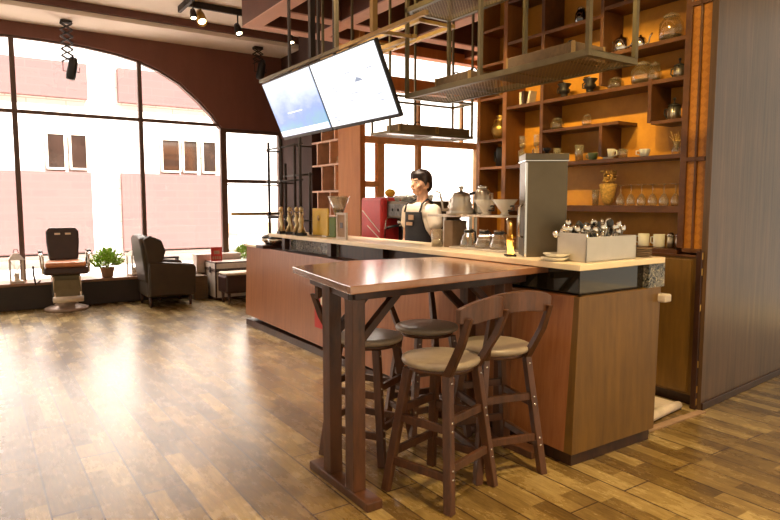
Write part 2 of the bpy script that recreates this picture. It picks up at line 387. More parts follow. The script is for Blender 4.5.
# kitchen window wall at Y = 7
KX0, KX1 = 4.7, 8.5
mb = MB()
mb.box(4.2, KX1, 7.0, 7.15, 0, .9); mb.box(KX1, KX1+.3, 4, 7.15, 0, 4.05)
mb.box(4.2, KX1, 7.0, 7.15, 2.95, 3.13); mb.box(4.2, KX1, 7.0, 7.15, 3.44, 3.57); mb.box(4.2, KX1, 7.0, 7.15, 3.67, 4.05)
struct(mb.build('wall_kitchen', M['pillar']))
mb = MB()
mb.box(4.2, KX1, 7.02, 7.1, 2.24, 2.33); mb.box(4.2, KX1, 7.02, 7.1, .88, .94)
for x, wd in ((4.22, .06), (4.58, .11), (5.22, .07), (6.3, .07), (7.4, .07)): mb.box(x-wd/2, x+wd/2, 7.02, 7.1, .9, 2.26)
mb.box(4.2, 4.55, 7.02, 7.1, 1.66, 1.74)
for x in (5.22, 6.0, 7.0): mb.box(x-.02, x+.02, 7.03, 7.09, 2.3, 2.96)
wk = struct(mb.build('window_3', M['frame_ochre'], bevel=.004))
MB().add([(4.2, 7.06, .9), (KX1, 7.06, .9), (KX1, 7.06, 3.7), (4.2, 7.06, 3.7)], [(0, 1, 2, 3)]).build('pane', M['glass'], wk)
# wall behind the shelves, partition, lattice bay
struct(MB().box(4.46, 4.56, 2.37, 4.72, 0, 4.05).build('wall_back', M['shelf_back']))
struct(MB().prism([(4.185, 2.315), (9.4, 2.80), (9.4, 2.84), (4.185, 2.36)], 0, 4.05).build('wall_right', M['partition']))
struct(MB().prism([(4.185, 2.30), (9.4, 2.785), (9.4, 2.80), (4.185, 2.315)], 0, .05).build('baseboard_right', M['dark_wood'], bevel=.003))
mb = MB(); mb.box(4.22, 4.26, 2.37, 2.52, 1.11, 4.0); struct(mb.build('trim_6', M['lattice']))
mb = MB()
for z in (1.10, 1.74, 2.80): mb.box(4.2, 4.25, 2.375, 2.515, z, z+.03)
mb.box(4.2, 4.25, 2.435, 2.45, 1.1, 4.0)
struct(mb.build('trim_7', M['shelf_wood'], bevel=.003))
# coffered beams
mb = MB()
GX = [2.76, 3.62, 4.7, 6.0]; GY = [7.03, 6.38, 4.7, 2.9]
for x in GX: mb.box(x, x+.19, -1.4, 7.22, 3.52, 4.05)
for y in GY: mb.box(2.95, 7.0, y, y+.18, 3.52, 4.05)
struct(mb.build('trim_8', M['beam'], bevel=.004, weld=False))
mb = MB()
for x in GX: mb.box(x, x+.19, -1.4, 7.22, 3.505, 3.52)
for y in GY:
    for i, x in enumerate(GX[:-1]): mb.box(x+.19, GX[i+1], y, y+.18, 3.505, 3.52)
struct(mb.build('trim_9', M['beam_under'], weld=False))
struct(MB().box(2.95, 7.0, -1.4, 7.03, 4.02, 4.045).build('trim_10', M['dark_wood']))

# ------------------------------------------------------------------ outside
struct(MB().box(-14, 24, 10.22, 18, -.45, -.35).build('street', M['pavement']))
YB = 18.0
bl = thing('building', 'white stone building across the street with pink brick bays and dark windows', 'building', (4, YB, -.4))
mb = MB()
# facade wall built around its openings (local coords: x-4, z+.4)
mb.box(-18, 20, .35, 1.5, 0, 11)
MB_f = MB()
mb.build('facade_wall', M['facade'], bl)
bays = [(-4.3, 2.70), (3.45, 6.35)]
for (a, b) in bays:
    MB().box(a-4, b-4, .15, .4, .55, 2.66).build('brick_panel', M['brick_pink'], bl)
    MB().box(a-4, b-4, .15, .4, 4.55, 5.45).build('brick_panel', M['brick_pink'], bl)
    MB().box(a-4, b-4, .10, .4, .40, .50).build('stone_band', M['granite'], bl)
MB().box(2.36, 5.5, .10, .4, .40, .47).build('stone_band', M['granite'], bl)
MB().box(2.4, 5.5, .2, .4, .95, 1.25).build('stone_band', M['terracotta'], bl)
wins = []
for a, b in ((-3.9, -3.5), (-3.2, -2.8), (-2.2, -1.8), (-1.2, -.8), (1.70, 2.12), (2.24, 2.64), (4.55, 5.05), (5.14, 5.56), (5.70, 6.1)): wins.append((a, b))
M['ext_win'] = plain('street_window_glass', (44, 32, 26), .1, var=.5, scale=1.6, coat=.5)
for i, (a, b) in enumerate(wins):
    wn = MB().box(a-4, b-4, .28, .36, 2.74, 3.64).build('window', M['ext_win'], bl)
    mb = MB(); mb.bar((a-4, .27, 2.74), (a-4, .27, 3.64), .05); mb.bar((b-4, .27, 2.74), (b-4, .27, 3.64), .05)
    mb.bar((a-4, .27, 3.64), (b-4, .27, 3.64), .05); mb.bar((a-4, .27, 2.74), (b-4, .27, 2.74), .05)
    mb.build('window_frame', M['white_metal'], wn)

# ------------------------------------------------------------------ bar counter
bc = thing('bar_counter', 'long brown veneered bar counter with a recessed glass band below its top', 'bar counter', (2.72, 2.2, 0))
L = 4.92
mb = MB()
mb.add([(-.055, 0, .07), (-.03, L, .12), (.04, L, .12), (.04, 0, .07), (0, 0, .94), (0, L, .94), (.04, L, .94), (.04, 0, .94)],
       [(0, 3, 2, 1), (4, 5, 6, 7), (0, 1, 5, 4), (1, 2, 6, 5), (2, 3, 7, 6), (3, 0, 4, 7)])
mb.build('front_panel', M['bar_wood'], bc, bevel=.004)
MB().add([(-.055, -.02, .07), (.70, -.02, .07), (.70, .04, .07), (-.055, .04, .07), (0, 0, .94), (.75, 0, .94), (.75, .04, .94), (0, .04, .94)], [(0, 3, 2, 1), (4, 5, 6, 7), (0, 1, 5, 4), (1, 2, 6, 5), (2, 3, 7, 6), (3, 0, 4, 7)]).build('end_panel', M['bar_end_wood'], bc, bevel=.003)
MB().box(-.035, .42, .0, L-.03, 0, .07).box(.42, .68, .0, .5, 0, .07).build('toe_kick', M['dark_wood'], bc)
MB().box(.06, .42, .06, L-.04, .12, .93).box(.42, .69, .06, .5, .12, .93).build('cabinet_body', M['dark_wood'], bc)
MB().box(.06, .70, .05, 1.15, .94, 1.085).build('glass_band', M['dark_glass'], bc)
MB().box(.64, .80, .01, .05, .94, 1.085).build('patterned_end_glass', M['mosaic'], bc)
MB().box(.16, .2, 2.95, L-.9, .94, 1.085).build('patterned_front_glass', M['mosaic'], bc)
MB().box(.16, .2, 1.15, 2.95, .94, 1.085).build('dark_front_board', M['dark_wood'], bc)
for y in (1.2, 2.1, 3.0, 4.05): MB().box(.10, .16, y, y+.07, .94, 1.09).build('support_post', M['dark_wood'], bc)
MB().box(-.03, .3, 4.55, L, .94, .965).build('end_shelf', M['slab'], bc, bevel=.004)
MB().box(-.03, .3, 4.35, 4.55, .94, .975).build('end_shelf_cap', M['dark_wood'], bc, bevel=.004)
MB().box(.72, .79, -.05, .03, .85, .90).build('gate_latch', M['white_metal'], bc, bevel=.01)
ws = MB(); ws.prism([(2.68, 2.17), (3.49, 2.19), (3.49, 2.66), (3.17, 2.72), (3.17, 6.35), (2.68, 6.35)], 1.087, 1.122)
tag(ws.build('countertop', M['slab'], bevel=.004), 'pale stone countertop slab running along the brown bar counter', 'countertop')
# poster on the bar front
ps = MB().box(2.681, 2.690, 5.06, 5.28, .27, .62).build('poster', M['red_print']); tag(ps, 'red poster with white marks fixed low on the bar front', 'poster')
mb = MB()
for z, ww in ((.34, .05), (.38, .06), (.42, .04)): mb.box(2.678, 2.682, 5.10, 5.10+ww, z, z+.025)
mb.box(2.678, 2.682, 5.12, 5.15, .50, .58); mb.build('print', M['white'], ps)

# ------------------------------------------------------------------ bar table
tb = thing('bar_table', 'high dark wooden bar table on paired trestle posts, joined to the bar front', 'table', (1.5, 2.66, 0))
def T(x, y): return (x-1.5, y-2.66)
mb = MB(); mb.prism([T(1.37, 2.35), T(2.79, 2.48), T(2.79, 3.30), T(1.98, 3.42), T(1.53, 3.29)], 1.046, 1.084); mb.build('tabletop', M['table_wood'], tb, bevel=.004)
mb = MB()
for x0, y0, x1, y1 in ((1.47, 2.5, 2.66, 2.56), (1.60, 3.16, 2.66, 3.2), (1.47, 2.5, 1.6, 3.16)):
    a = T(x0, y0); b = T(x1, y1); mb.bar((*a, 1.02), (*b, 1.02), .045, .05)
mb.build('apron', M['dark_wood'], tb, bevel=.003)
for px, py in ((1.51, 2.55), (1.52, 2.80), (2.60, 2.66), (2.62, 3.0)):
    a = T(px, py); MB().box(a[0]-.035, a[0]+.035, a[1]-.04, a[1]+.04, .045, 1.03).build('post', M['stool_wood'], tb, bevel=.004)
for x in (1.515, 2.61):
    a = T(x, 2.38); b = T(x, 2.98 if x < 2 else 3.2); MB().box(a[0]-.045, a[0]+.045, a[1], b[1], 0, .045).build('foot_plank', M['stool_wood'], tb, bevel=.006)
for p, q in (((1.54, 2.56, .78), (1.82, 2.6, 1.02)), ((1.54, 2.8, .78), (1.82, 2.84, 1.02)), ((2.58, 2.66, .78), (2.3, 2.64, 1.02)), ((2.58, 3.0, .78), (2.3, 2.98, 1.02))):
    MB().bar((*T(p[0], p[1]), p[2]), (*T(q[0], q[1]), q[2]), .035, .04).build('brace', M['dark_wood'], tb, bevel=.003)

# ------------------------------------------------------------------ bar stools
def make_stool(label, loc, rot):
    t = thing('bar_stool', label, 'stool', loc, rot, 'bar stools around the high table')
    MB().lathe([(0, .652), (.175, .652), (.192, .660), (.198, .672), (.194, .685), (.17, .692), (0, .690)], seg=36).build('seat', M['seat'], t)
    MB().lathe([(0, .63), (.165, .63), (.165, .652), (0, .652)], seg=30).build('seat_ring', M['stool_wood'], t)
    H = .632
    tops = {(-1, 1): (-.115, .115), (1, 1): (.115, .115), (-1, -1): (-.125, -.13), (1, -1): (.125, -.13)}
    feet = {k: (k[0]*.195, k[1]*.195) for k in tops}
    def at(k, z):
        f = z/H; return (feet[k][0]+(tops[k][0]-feet[k][0])*f, feet[k][1]+(tops[k][1]-feet[k][1])*f, z)
    for k in tops:
        if k[1] > 0: MB().bar(at(k, 0), at(k, H), .036, .044, (0, 1, 0)).build('leg', M['stool_wood'], t, bevel=.004)
        else:
            mb = MB(); p0 = at(k, 0); p1 = at(k, H); p2 = (k[0]*.155, -.225, .80); p3 = (k[0]*.165, -.275, .93)
            pts = [p0, p1, p2, p3]
            vs = []
            ws_ = [.040, .036, .032, .028]; dp = [.046, .046, .038, .03]
            for p, a, b in zip(pts, ws_, dp):
                for sx, sy in ((-1, -1), (1, -1), (1, 1), (-1, 1)): vs.append((p[0]+sx*a/2, p[1]+sy*b/2, p[2]))
            fs = [(0, 3, 2, 1), (12, 13, 14, 15)]
            for i in range(3):
                for j in range(4): fs.append((i*4+j, i*4+(j+1) % 4, i*4+4+(j+1) % 4, i*4+4+j))
            mb.add(vs, fs); mb.build('leg', M['stool_wood'], t, bevel=.004)
    for (a, b), z in (((-1, 1), (1, 1)), .20), (((-1, -1), (1, -1)), .20), (((-1, -1), (-1, 1)), .16), (((1, -1), (1, 1)), .16), \
                     (((-1, 1), (1, 1)), .42), (((-1, -1), (1, -1)), .42), (((-1, -1), (-1, 1)), .38), (((1, -1), (1, 1)), .38):
        MB().bar(at(a, z), at(b, z), .022, .04).build('stretcher', M['stool_wood'], t, bevel=.003)
    for k in tops:
        for z in (.16, .20, .38, .42, .60):
            p = at(k, z); MB().ball((p[0], p[1]+k[1]*.024, z), (.007, .004, .007), 8, 6).build('bolt', M['chrome'], t)
    n = 12; vs = []; fs = []
    for i in range(n+1):
        u = -1+2*i/n; x = u*.195; y = -.262-.055*(1-u*u)+.03; hh = .105*(1-.4*abs(u)**5)
        zt = .955+.032*(1-u*u)+hh*.25; zb = zt-hh
        for dy, z in ((-.011, zb), (.011, zb), (.013, zt), (-.013, zt)): vs.append((x, y+dy, z))
    for i in range(n):
        for j in range(4): fs.append((i*4+j, i*4+(j+1) % 4, i*4+4+(j+1) % 4, i*4+4+j))
    fs += [(0, 1, 2, 3), (4*n+3, 4*n+2, 4*n+1, 4*n)]
    MB().add(vs, fs).build('backrest', M['stool_wood'], t, bevel=.004)
    return t
st = make_stool('wooden bar stool nearest the camera, round pale seat and curved backrest', (1.92, 2.40, 0), math.radians(16))
copy_tree(st, (2.345, 2.465, 0), math.radians(-14), 'wooden bar stool with dark backrest beside the bar end, right of the nearest stool')
copy_tree(st, (2.35, 3.08, 0), math.radians(170), 'wooden bar stool behind the nearest one, against the bar front')
copy_tree(st, (1.89, 3.03, 0), math.radians(-152), 'wooden bar stool half hidden behind the two left trestle posts')

# ------------------------------------------------------------------ shelf wall
X0, XB = 4.2, 4.46
sh = thing('display_shelf', 'tall dark wooden wall shelf with lit orange back panels', 'shelf', (X0, 2.5, 0))
def SY(y): return y-2.5
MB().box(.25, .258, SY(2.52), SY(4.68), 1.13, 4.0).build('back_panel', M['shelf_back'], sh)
for y, z0, z1, t, mt in ((2.51, 1.13, 4.0, .045, 'shelf_wood'), (2.80, 2.04, 2.36, .03, 'shelf_wood'), (3.24, 2.38, 4.0, .03, 'shelf_wood'), (3.225, 1.82, 2.08, .03, 'shelf_wood'), (3.85, 1.82, 4.0, .035, 'shelf_wood'), (4.30, 1.13, 4.0, .05, 'shelf_side'), (4.66, 1.13, 4.0, .045, 'shelf_side')):
    MB().box(0, .25, SY(y), SY(y)+t, z0, z1).build('upright', M[mt], sh, bevel=.002)
for y0, y1, z, t in ((2.555, 4.30, 2.345, .03), (2.555, 3.24, 2.62, .03), (2.555, 3.24, 2.98, .03), (3.27, 4.3, 2.93, .03), (3.08, 3.85, 2.085, .025), (2.555, 2.80, 2.05, .025),
                     (2.555, 4.30, 1.80, .03), (2.555, 4.30, 1.43, .05), (2.555, 4.30, 1.115, .03), (4.35, 4.66, 2.46, .025), (4.35, 4.66, 2.06, .025), (4.35, 4.66, 1.80, .025), (4.35, 4.66, 2.78, .025), (4.35, 4.66, 3.1, .025), (2.555, 4.3, 3.3, .03)):
    MB().box(0.004, .25, SY(y0), SY(y1), z-t, z).build('shelf_board', M['shelf_wood'] if y0 < 4.3 else M['shelf_side'], sh, bevel=.002)
cb = thing('base_cabinet', 'dark brown base cabinet under the lit wall shelf', 'cabinet', (4.2, 2.40, 0))
MB().box(.0, .25, 0, 2.30, .08, 1.07).build('body', M['bar_end_wood'], cb, bevel=.003)
MB().box(.04, .25, 0, 2.30, 0, .08).build('toe_kick', M['dark_wood'], cb)
MB().box(-.01, .25, 0, 2.30, 1.07, 1.085).build('cabinet_top', M['shelf_wood'], cb, bevel=.002)
for i in range(4): MB().box(-.014, 0, .03+i*.57, .56+i*.57, .1, 1.05).build('door', M['bar_end_wood'], cb, bevel=.003)
mb = MB()
gs = thing('gate_post', 'thin brass hinged post against the edge of the grey brown partition', 'post', (4.17, 2.36, 0))
MB().box(-.012, .012, -.02, .02, 0, 1.12).build('post', M['dark_wood'], gs, bevel=.003)
for z in (.03, .12, .30, .70, .95, 1.06): MB().box(-.008, .006, -.024, -.016, z, z+.05).build('hinge', M['brass'], gs, bevel=.004)

# cubby unit on the block
cu = thing('cubby_shelf', 'open cubby shelf with pale edges in the brown wall beside the wooden pillar', 'shelf', (4.2, 7.48, 0))
MB().box(.25, .28, .0, .82, .3, 3.2).build('back_panel', M['cubby'], cu)
for i, z in enumerate((.9, 1.26, 1.60, 1.97, 2.30, 2.63, 2.95)):
    MB().box(0, .25, 0, .82, z, z+.025).build('shelf_board', M['cubby_edge'], cu)
    o = .14 if i % 2 else .0
    for y in (.12+o, .50+o): 
        if i < 6: MB().box(0, .25, y, y+.025, z+.025, (1.26, 1.60, 1.97, 2.30, 2.63, 2.95)[i]).build('divider', M['cubby_edge'], cu)
def simple_pot(name, label, cat, loc, prof, mat, seg=18):
    return tag(MB().lathe(prof, seg=seg).build(name, mat, loc=loc), label, cat)
for y, z, l in ((7.78, 2.325, 'small pale figurine on the top visible row of the cubby shelf'), (7.75, 1.995, 'small pale figurine on the middle row of the cubby shelf'), (7.80, 1.625, 'small pale figurine on the lowest visible row of the cubby shelf')):
    simple_pot('figurine', l, 'figurine', (4.33, y, z), [(0, 0), (.03, 0), (.035, .03), (.02, .06), (.028, .085), (.02, .11), (0, .118)], M['white_cloth'])

# ------------------------------------------------------------------ shelf items
XI = 4.32
def cyl_jar(label, y, z, r, h, group='glass jars on the wall shelf', mat='jar'):
    t = thing('glass_jar', label, 'jar', (XI, y, z), 0, group)
    MB().lathe([(0, 0), (r*.7, 0), (r*.95, h*.12), (r, h*.35), (r*.97, h*.6), (r*.65, h*.78), (r*.6, h*.82)], seg=22).build('body', M[mat], t)
    MB().lathe([(r*.7, h*.80), (r*.72, h*.84), (r*.55, h*.9), (r*.15, h*.92), (r*.14, h*.96), (0, h)], seg=20).build('lid', M['clear'], t)
    MB().lathe([(0, h*.03), (r*.66, h*.03), (r*.88, h*.14), (r*.9, h*.22), (0, h*.24)], seg=18).build('contents', M['dark_wood'], t)
    return t
cyl_jar('big round lidded glass jar on the top shelf, right side', 2.74, 2.62, .085, .22)
cyl_jar('wide glass jar with lid on the second shelf beside a thinner jar', 2.96, 2.345, .085, .19)
cyl_jar('thin glass jar standing right behind the wide jar', 2.86, 2.345, .05, .165)
cyl_jar('squat glass pot with lid left of the wide glass jar', 3.20, 2.345, .065, .105)
cyl_jar('short glass jar with domed lid on the lower middle shelf', 3.79, 2.085, .06, .115)
cyl_jar('slim dark topped glass jar on the lower middle shelf, right of the domed one', 3.47, 2.085, .04, .11)
cyl_jar('small jar on the highest row of the narrow left bay', 4.52, 2.46, .045, .11)
cyl_jar('dark glass jar in the shadowy top row of the wall shelf', 3.56, 2.93, .05, .16, mat='smoke')
def pot(label, y, z, s=1.0, flip=1):
    t = thing('teapot', label, 'teapot', (XI, y, z))
    MB().lathe([(0, 0), (.05*s, 0), (.06*s, .03*s), (.055*s, .09*s), (.04*s, .11*s), (.012*s, .118*s), (.012*s, .135*s), (0, .14*s)]).build('body', M['chrome'], t)
    MB().tube([(0, -flip*.05*s, .03*s), (0, -flip*.09*s, .05*s), (0, -flip*.10*s, .10*s), (0, -flip*.125*s, .13*s)], .008*s).build('spout', M['chrome'], t)
    MB().tube([(0, flip*.05*s, .03*s), (0, flip*.095*s, .04*s), (0, flip*.10*s, .08*s), (0, flip*.05*s, .1*s)], .006*s).build('handle', M['iron_dark'], t)
pot('steel teapot with thin curved spout on the top shelf', 3.16, 2.62, 1.1)
pot('second steel pot partly behind the hanging rack rod on the top shelf', 2.99, 2.62, .8)
def press(label, y, z, s=1.0, g='french presses on the right shelves'):
    t = thing('french_press', label, 'french press', (XI, y, z), 0, g)
    MB().lathe([(0, 0), (.045*s, 0), (.045*s, .12*s), (0, .12*s)]).build('beaker', M['steel'], t)
    MB().lathe([(.048*s, .115*s), (.05*s, .125*s), (.02*s, .14*s), (.005, .142*s), (.005, .165*s), (.012*s, .17*s), (.012*s, .185*s), (0, .19*s)]).build('lid', M['iron_dark'], t)
    MB().tube([(0, .045*s, .10*s), (0, .08*s, .10*s), (0, .085*s, .06*s), (0, .05*s, .02*s)], .006).build('handle', M['black'], t)
    mb = MB()
    for k in range(4): a = k*PI/2+.4; mb.tube([(.048*s*math.cos(a), .048*s*math.sin(a), 0), (.048*s*math.cos(a), .048*s*math.sin(a), .12*s)], .003)
    mb.build('frame', M['chrome'], t)
press('glass and steel french press on the second shelf, far right', 2.66, 2.345, .8)
press('steel french press in the small right cubby', 2.69, 2.05, .9)
def grinder(label, y, z):
    t = thing('coffee_grinder', label, 'coffee grinder', (XI, y, z), 0, 'dark grinders on the second shelf')
    MB().lathe([(0, 0), (.06, 0), (.062, .012), (.03, .02), (.03, .045), (.045, .055), (.05, .08), (.035, .095), (.06, .125), (.058, .13), (0, .125)]).build('body', M['iron_dark'], t)
    MB().tube([(0, 0, .125), (0, 0, .145), (0, .06, .15)], .005).build('crank', M['chrome'], t)
    MB().tube([(0, .045, .06), (0, .075, .065), (0, .075, .1), (0, .05, .11)], .006).build('side_handle', M['iron_dark'], t)
grinder('dark iron coffee grinder on the second shelf, left of its twin', 3.72, 2.345)
grinder('dark iron coffee grinder on the second shelf, right of its twin', 3.45, 2.345)
for i, (y, mt, l, h) in enumerate(((4.20, 'white', 'white book leaning in the shelf bay under the hanging rack', .12), (4.16, 'dark_wood', 'dark book leaning beside the white one', .125), (4.11, 'white_cloth', 'cream book, rightmost of the leaning books', .12))):
    b = MB().box(-.04, .04, -.012, .012, 0, h).build('book', M[mt], loc=(XI, y, 2.352)); b.rotation_euler.x = (-.03, -.08, .22)[i]
    tag(b, l, 'book', 'books on the second shelf')
    MB().box(-.038, .042, -.009, .009, .004, h-.004).build('pages', M['white'], b)
def siphon(label, y, z):
    t = thing('siphon_brewer', label, 'coffee siphon', (XI, y, z), 0, 'siphon brewers left of the steel dispenser')
    MB().lathe([(0, .0), (.055, 0), (.055, .012), (0, .014)]).build('base', M['dark_wood'], t)
    MB().lathe([(0, .055), (.035, .065), (.042, .09), (.03, .12), (.012, .14), (.012, .16)]).build('lower_bulb', M['clear'], t)
    MB().lathe([(.012, .15), (.03, .17), (.032, .26), (.034, .27)]).build('upper_chamber', M['clear'], t)
    MB().lathe([(0, .168), (.028, .172), (.03, .2), (0, .2)]).build('filter', M['brass'], t)
    MB().tube([(0, .05, .01), (0, .05, .14), (0, .012, .145)], .005).build('stand', M['chrome'], t)
    MB().lathe([(0, .01), (.022, .012), (.022, .035), (.006, .05), (0, .05)]).build('burner', M['brass'], t)
siphon('glass siphon coffee brewer, left one above the dripper stand', 4.2, 1.80)
siphon('glass siphon coffee brewer, right one just left of the steel dispenser lid', 4.02, 1.80)
def cup(label, y, z, mt, s=1.0, x=XI, ang=0, name='cup', cat='cup', group='cups and glasses on the middle shelf'):
    t = thing(name, label, cat, (x, y, z), ang, group)
    MB().lathe([(0, .004), (.022*s, 0), (.03*s, .01*s), (.042*s, .06*s), (.04*s, .062*s), (.028*s, .014*s), (0, .01*s)]).build('body', M[mt], t)
    MB().tube([(0, .036*s, .05*s), (0, .06*s, .05*s), (0, .06*s, .025*s), (0, .032*s, .018*s)], .005*s).build('handle', M[mt], t)
def tumbler(label, y, z, r, h, x=XI, mt='clear', group='cups and glasses on the middle shelf'):
    o = MB().lathe([(0, .003), (r*.8, 0), (r, h), (r*.93, h), (r*.75, .008), (0, .008)]).build('drinking_glass', M[mt], loc=(x, y, z)); return tag(o, label, 'glass', group)
tumbler('tall narrow glass on the middle shelf, right of the dispenser lid', 3.78, 1.80, .035, .13)
tumbler('round shouldered glass left of the green cup', 3.54, 1.80, .04, .14)
cup('green glazed cup on the middle shelf', 3.40, 1.80, 'green_cup', 1.05)
cup('large white cup right of the green cup', 3.25, 1.80, 'white', 1.35, ang=PI)
tumbler('short clear glass right of the large white cup', 3.11, 1.80, .04, .075)
cup('low white bowl cup alone on the right of the middle shelf', 2.92, 1.80, 'white', 1.0, ang=.6)
t = thing('flower_vase', 'clear vase of dried twigs at the right end of the middle shelf', 'vase', (XI, 2.66, 1.80))
MB().lathe([(0, 0), (.03, 0), (.035, .04), (.018, .07), (.03, .10)]).build('vase', M['clear'], t)
mb = MB()
for k in range(12):
    a = random.random()*2*PI; mb.tube([(0, 0, .03), (.02*math.cos(a), .02*math.sin(a), .10), (.05*math.cos(a), .05*math.sin(a), .13+.05*random.random())], .0025, 5)
mb.build('twigs', M['straw'], t)
# glasses shelf
t = thing('dried_bouquet', 'bundle of dried flowers standing in a glass on the wine glass shelf', 'dried flowers', (XI, 3.24, 1.43))
MB().lathe([(0, 0), (.02, 0), (.045, .03), (.07, .17), (.055, .18), (.03, .04), (0, .03)]).build('wrap', M['straw'], t)
mb = MB()
for k in range(70):
    a = random.random()*2*PI; r = random.random()**.5*.06
    mb.ball((r*math.cos(a), r*math.sin(a), .19+random.random()*.09), .011, 6, 4)
mb.build('flower_heads', M['straw'], t)
tumbler('short tumbler left of the dried bouquet', 3.36, 1.43, .03, .13, group='glasses beside the bouquet')
wg = thing('wine_glass', 'upturned stemmed wine glass in the row right of the dried bouquet', 'wine glass', (XI, 3.12, 1.43), 0, 'upturned wine glasses')
MB().lathe([(.030, 0), (.036, .02), (.034, .05), (.016, .085), (.004, .092), (.004, .15), (.012, .157), (.036, .160), (.036, .163), (0, .163)], seg=16).build('glass_body', M['clear'], wg)
wg['label'] = 'upturned wine glass nearest the dried bouquet, leftmost of six'
for i, l in enumerate(('second upturned wine glass from the dried bouquet', 'third upturned wine glass from the dried bouquet', 'fourth upturned wine glass from the dried bouquet', 'fifth upturned wine glass, one before the right end of the row', 'upturned wine glass at the right end of the row')): copy_tree(wg, (XI, 3.12-(i+1)*.094, 1.43), 0, l)
# lowest shelf
t = thing('hand_grinder', 'yellow round hand grinder behind the utensil box', 'coffee grinder', (XI, 3.57, 1.115))
MB().ball((0, 0, .06), (.045, .05, .055)).build('body', M['yellow_enamel'], t)
MB().tube([(0, 0, .11), (0, 0, .13), (0, .05, .13)], .005).build('crank', M['chrome'], t)
for i, y in enumerate((3.43, 3.33, 3.23)):
    cup(('left', 'middle', 'right')[i]+' one of the three black cups standing behind the utensil box', y, 1.115, 'black', 1.6, group='black cups behind the utensil box')
def mug(label, y, g='mugs on the lowest shelf'):
    t = thing('mug', label, 'mug', (XI, y, 1.115), 0, g)
    MB().lathe([(0, .003), (.038, 0), (.042, .01), (.042, .1), (.038, .1), (.036, .012), (0, .01)]).build('body', M['white'], t)
    MB().tube([(0, .04, .08), (0, .068, .075), (0, .068, .035), (0, .04, .025)], .006).build('handle', M['white'], t)
mug('white mug on the lowest shelf, left of another white mug', 2.90); mug('white mug on the lowest shelf, right of another white mug', 2.77)
for y, l in ((2.675, 'steel shaker jar right of the two white mugs'), (2.61, 'steel shaker jar at the far right end of the lowest shelf')):
    t = thing('shaker', l, 'shaker', (XI, y, 1.115)); MB().lathe([(0, 0), (.026, 0), (.026, .085), (0, .086)]).build('body', M['steel'], t); MB().lathe([(.027, .086), (.027, .1), (.015, .115), (0, .118)]).build('lid', M['chrome'], t)
t = thing('brass_pitcher', 'brass pitcher in the narrow left bay of the wall shelf', 'pitcher', (4.33, 4.50, 2.06))
MB().lathe([(0, 0), (.05, 0), (.06, .01), (.095, .08), (.088, .13), (.042, .18), (.032, .21), (.05, .235), (.046, .235), (.028, .21)]).build('body', M['brass'], t)
MB().tube([(0, .035, .21), (0, .09, .2), (0, .10, .14), (0, .068, .1)], .007).build('handle', M['brass'], t)
t = thing('black_pitcher', 'black pitcher one row below the brass one', 'pitcher', (4.33, 4.48, 1.80))
MB().lathe([(0, 0), (.06, 0), (.062, .16), (.055, .19), (.05, .19), (.05, .02)]).build('body', M['black'], t)
MB().tube([(0, .06, .15), (0, .10, .15), (0, .10, .06), (0, .06, .05)], .008).build('handle', M['black'], t)

# ------------------------------------------------------------------ things on the bar
ZC = 1.122
t = thing('beverage_dispenser', 'tall stainless steel box dispenser standing on the near end of the bar', 'dispenser', (2.95, 2.69, ZC), math.radians(-36))
MB().box(-.125, .125, -.11, .11, .0, .60).build('body', M['steel_dark'], t, bevel=.006)
MB().box(-.13, .13, -.115, .115, .585, .625).build('lid', M['steel_dark'], t, bevel=.004)
MB().box(-.127, -.115, -.114, -.108, .0, .57).build('edge_strip', M['chrome'], t)
MB().box(-.132, .132, -.117, .117, .579, .584).build('lid_seal', M['chrome'], t)
MB().lathe([(0, .625), (.012, .625), (.012, .645), (.025, .65), (.025, .665), (0, .67)], (0.02, 0, 0)).build('knob', M['iron_dark'], t)
MB().tube([(-.135, -.08, .12), (-.16, -.10, .13), (-.16, -.10, .30), (-.135, -.08, .32)], .008).build('side_handle', M['chrome'], t)
t = thing('utensil_box', 'brushed steel open box full of bar utensils at the bar corner', 'box', (2.79, 2.22, ZC), math.radians(2))
mb = MB(); W_, D_, H_ = .47, .20, .14
mb.box(0, W_, 0, .006, 0, H_); mb.box(0, W_, D_-.006, D_, 0, H_); mb.box(0, .006, 0, D_, 0, H_+.02); mb.box(W_-.006, W_, 0, D_, 0, H_); mb.box(0, W_, 0, D_, 0, .006)
mb.build('walls', M['steel_satin'], t)
def utensil(label, dark=False):
    t = thing('utensil', label, 'utensil', (0, 0, 0), 0, 'metal utensils in the steel box')
    MB().tube([(0, 0, 0), (0, 0, .19)], [.009, .007], 6).build('handle', M['black'] if dark else M['chrome'], t)
    MB().ball((0, 0, .21), (.028, .012, .034), 10, 8).build('head', M['black'] if dark else M['chrome'], t); return t
US = {}
for i in range(44):
    x = 2.82+.40*((i*7) % 44)/44+random.uniform(-.01, .01); y = 2.30+random.uniform(0, .08); dk = i % 4 == 3
    if dk not in US:
        u = US[dk] = utensil('black utensil sticking out of the brushed steel box' if dk else 'shiny steel spoon like utensil sticking out of the brushed steel box', dk); u.location = (x, y, ZC+.055)
    else: u = copy_tree(US[dk], (x, y, ZC+.055), 0)
    u['group'] = 'black utensils in the steel box' if dk else 'shiny utensils in the steel box'
    u.rotation_euler = (random.uniform(-.5, .25), random.uniform(-.75, .75), random.uniform(-.4, .4)); u.scale = (.85, .85, random.uniform(.55, .8))
pl = thing('plate', 'small stacked plate on the bar right of the utensil box', 'plate', (3.40, 2.30, ZC), 0, 'plates at the right end of the slab')
MB().lathe([(0, 0), (.04, 0), (.065, .008), (.063, .012), (.038, .005), (0, .005)], seg=24).build('dish', M['brown_card'], pl)
pl['label'] = 'bottom plate of the small stack right of the utensil box'
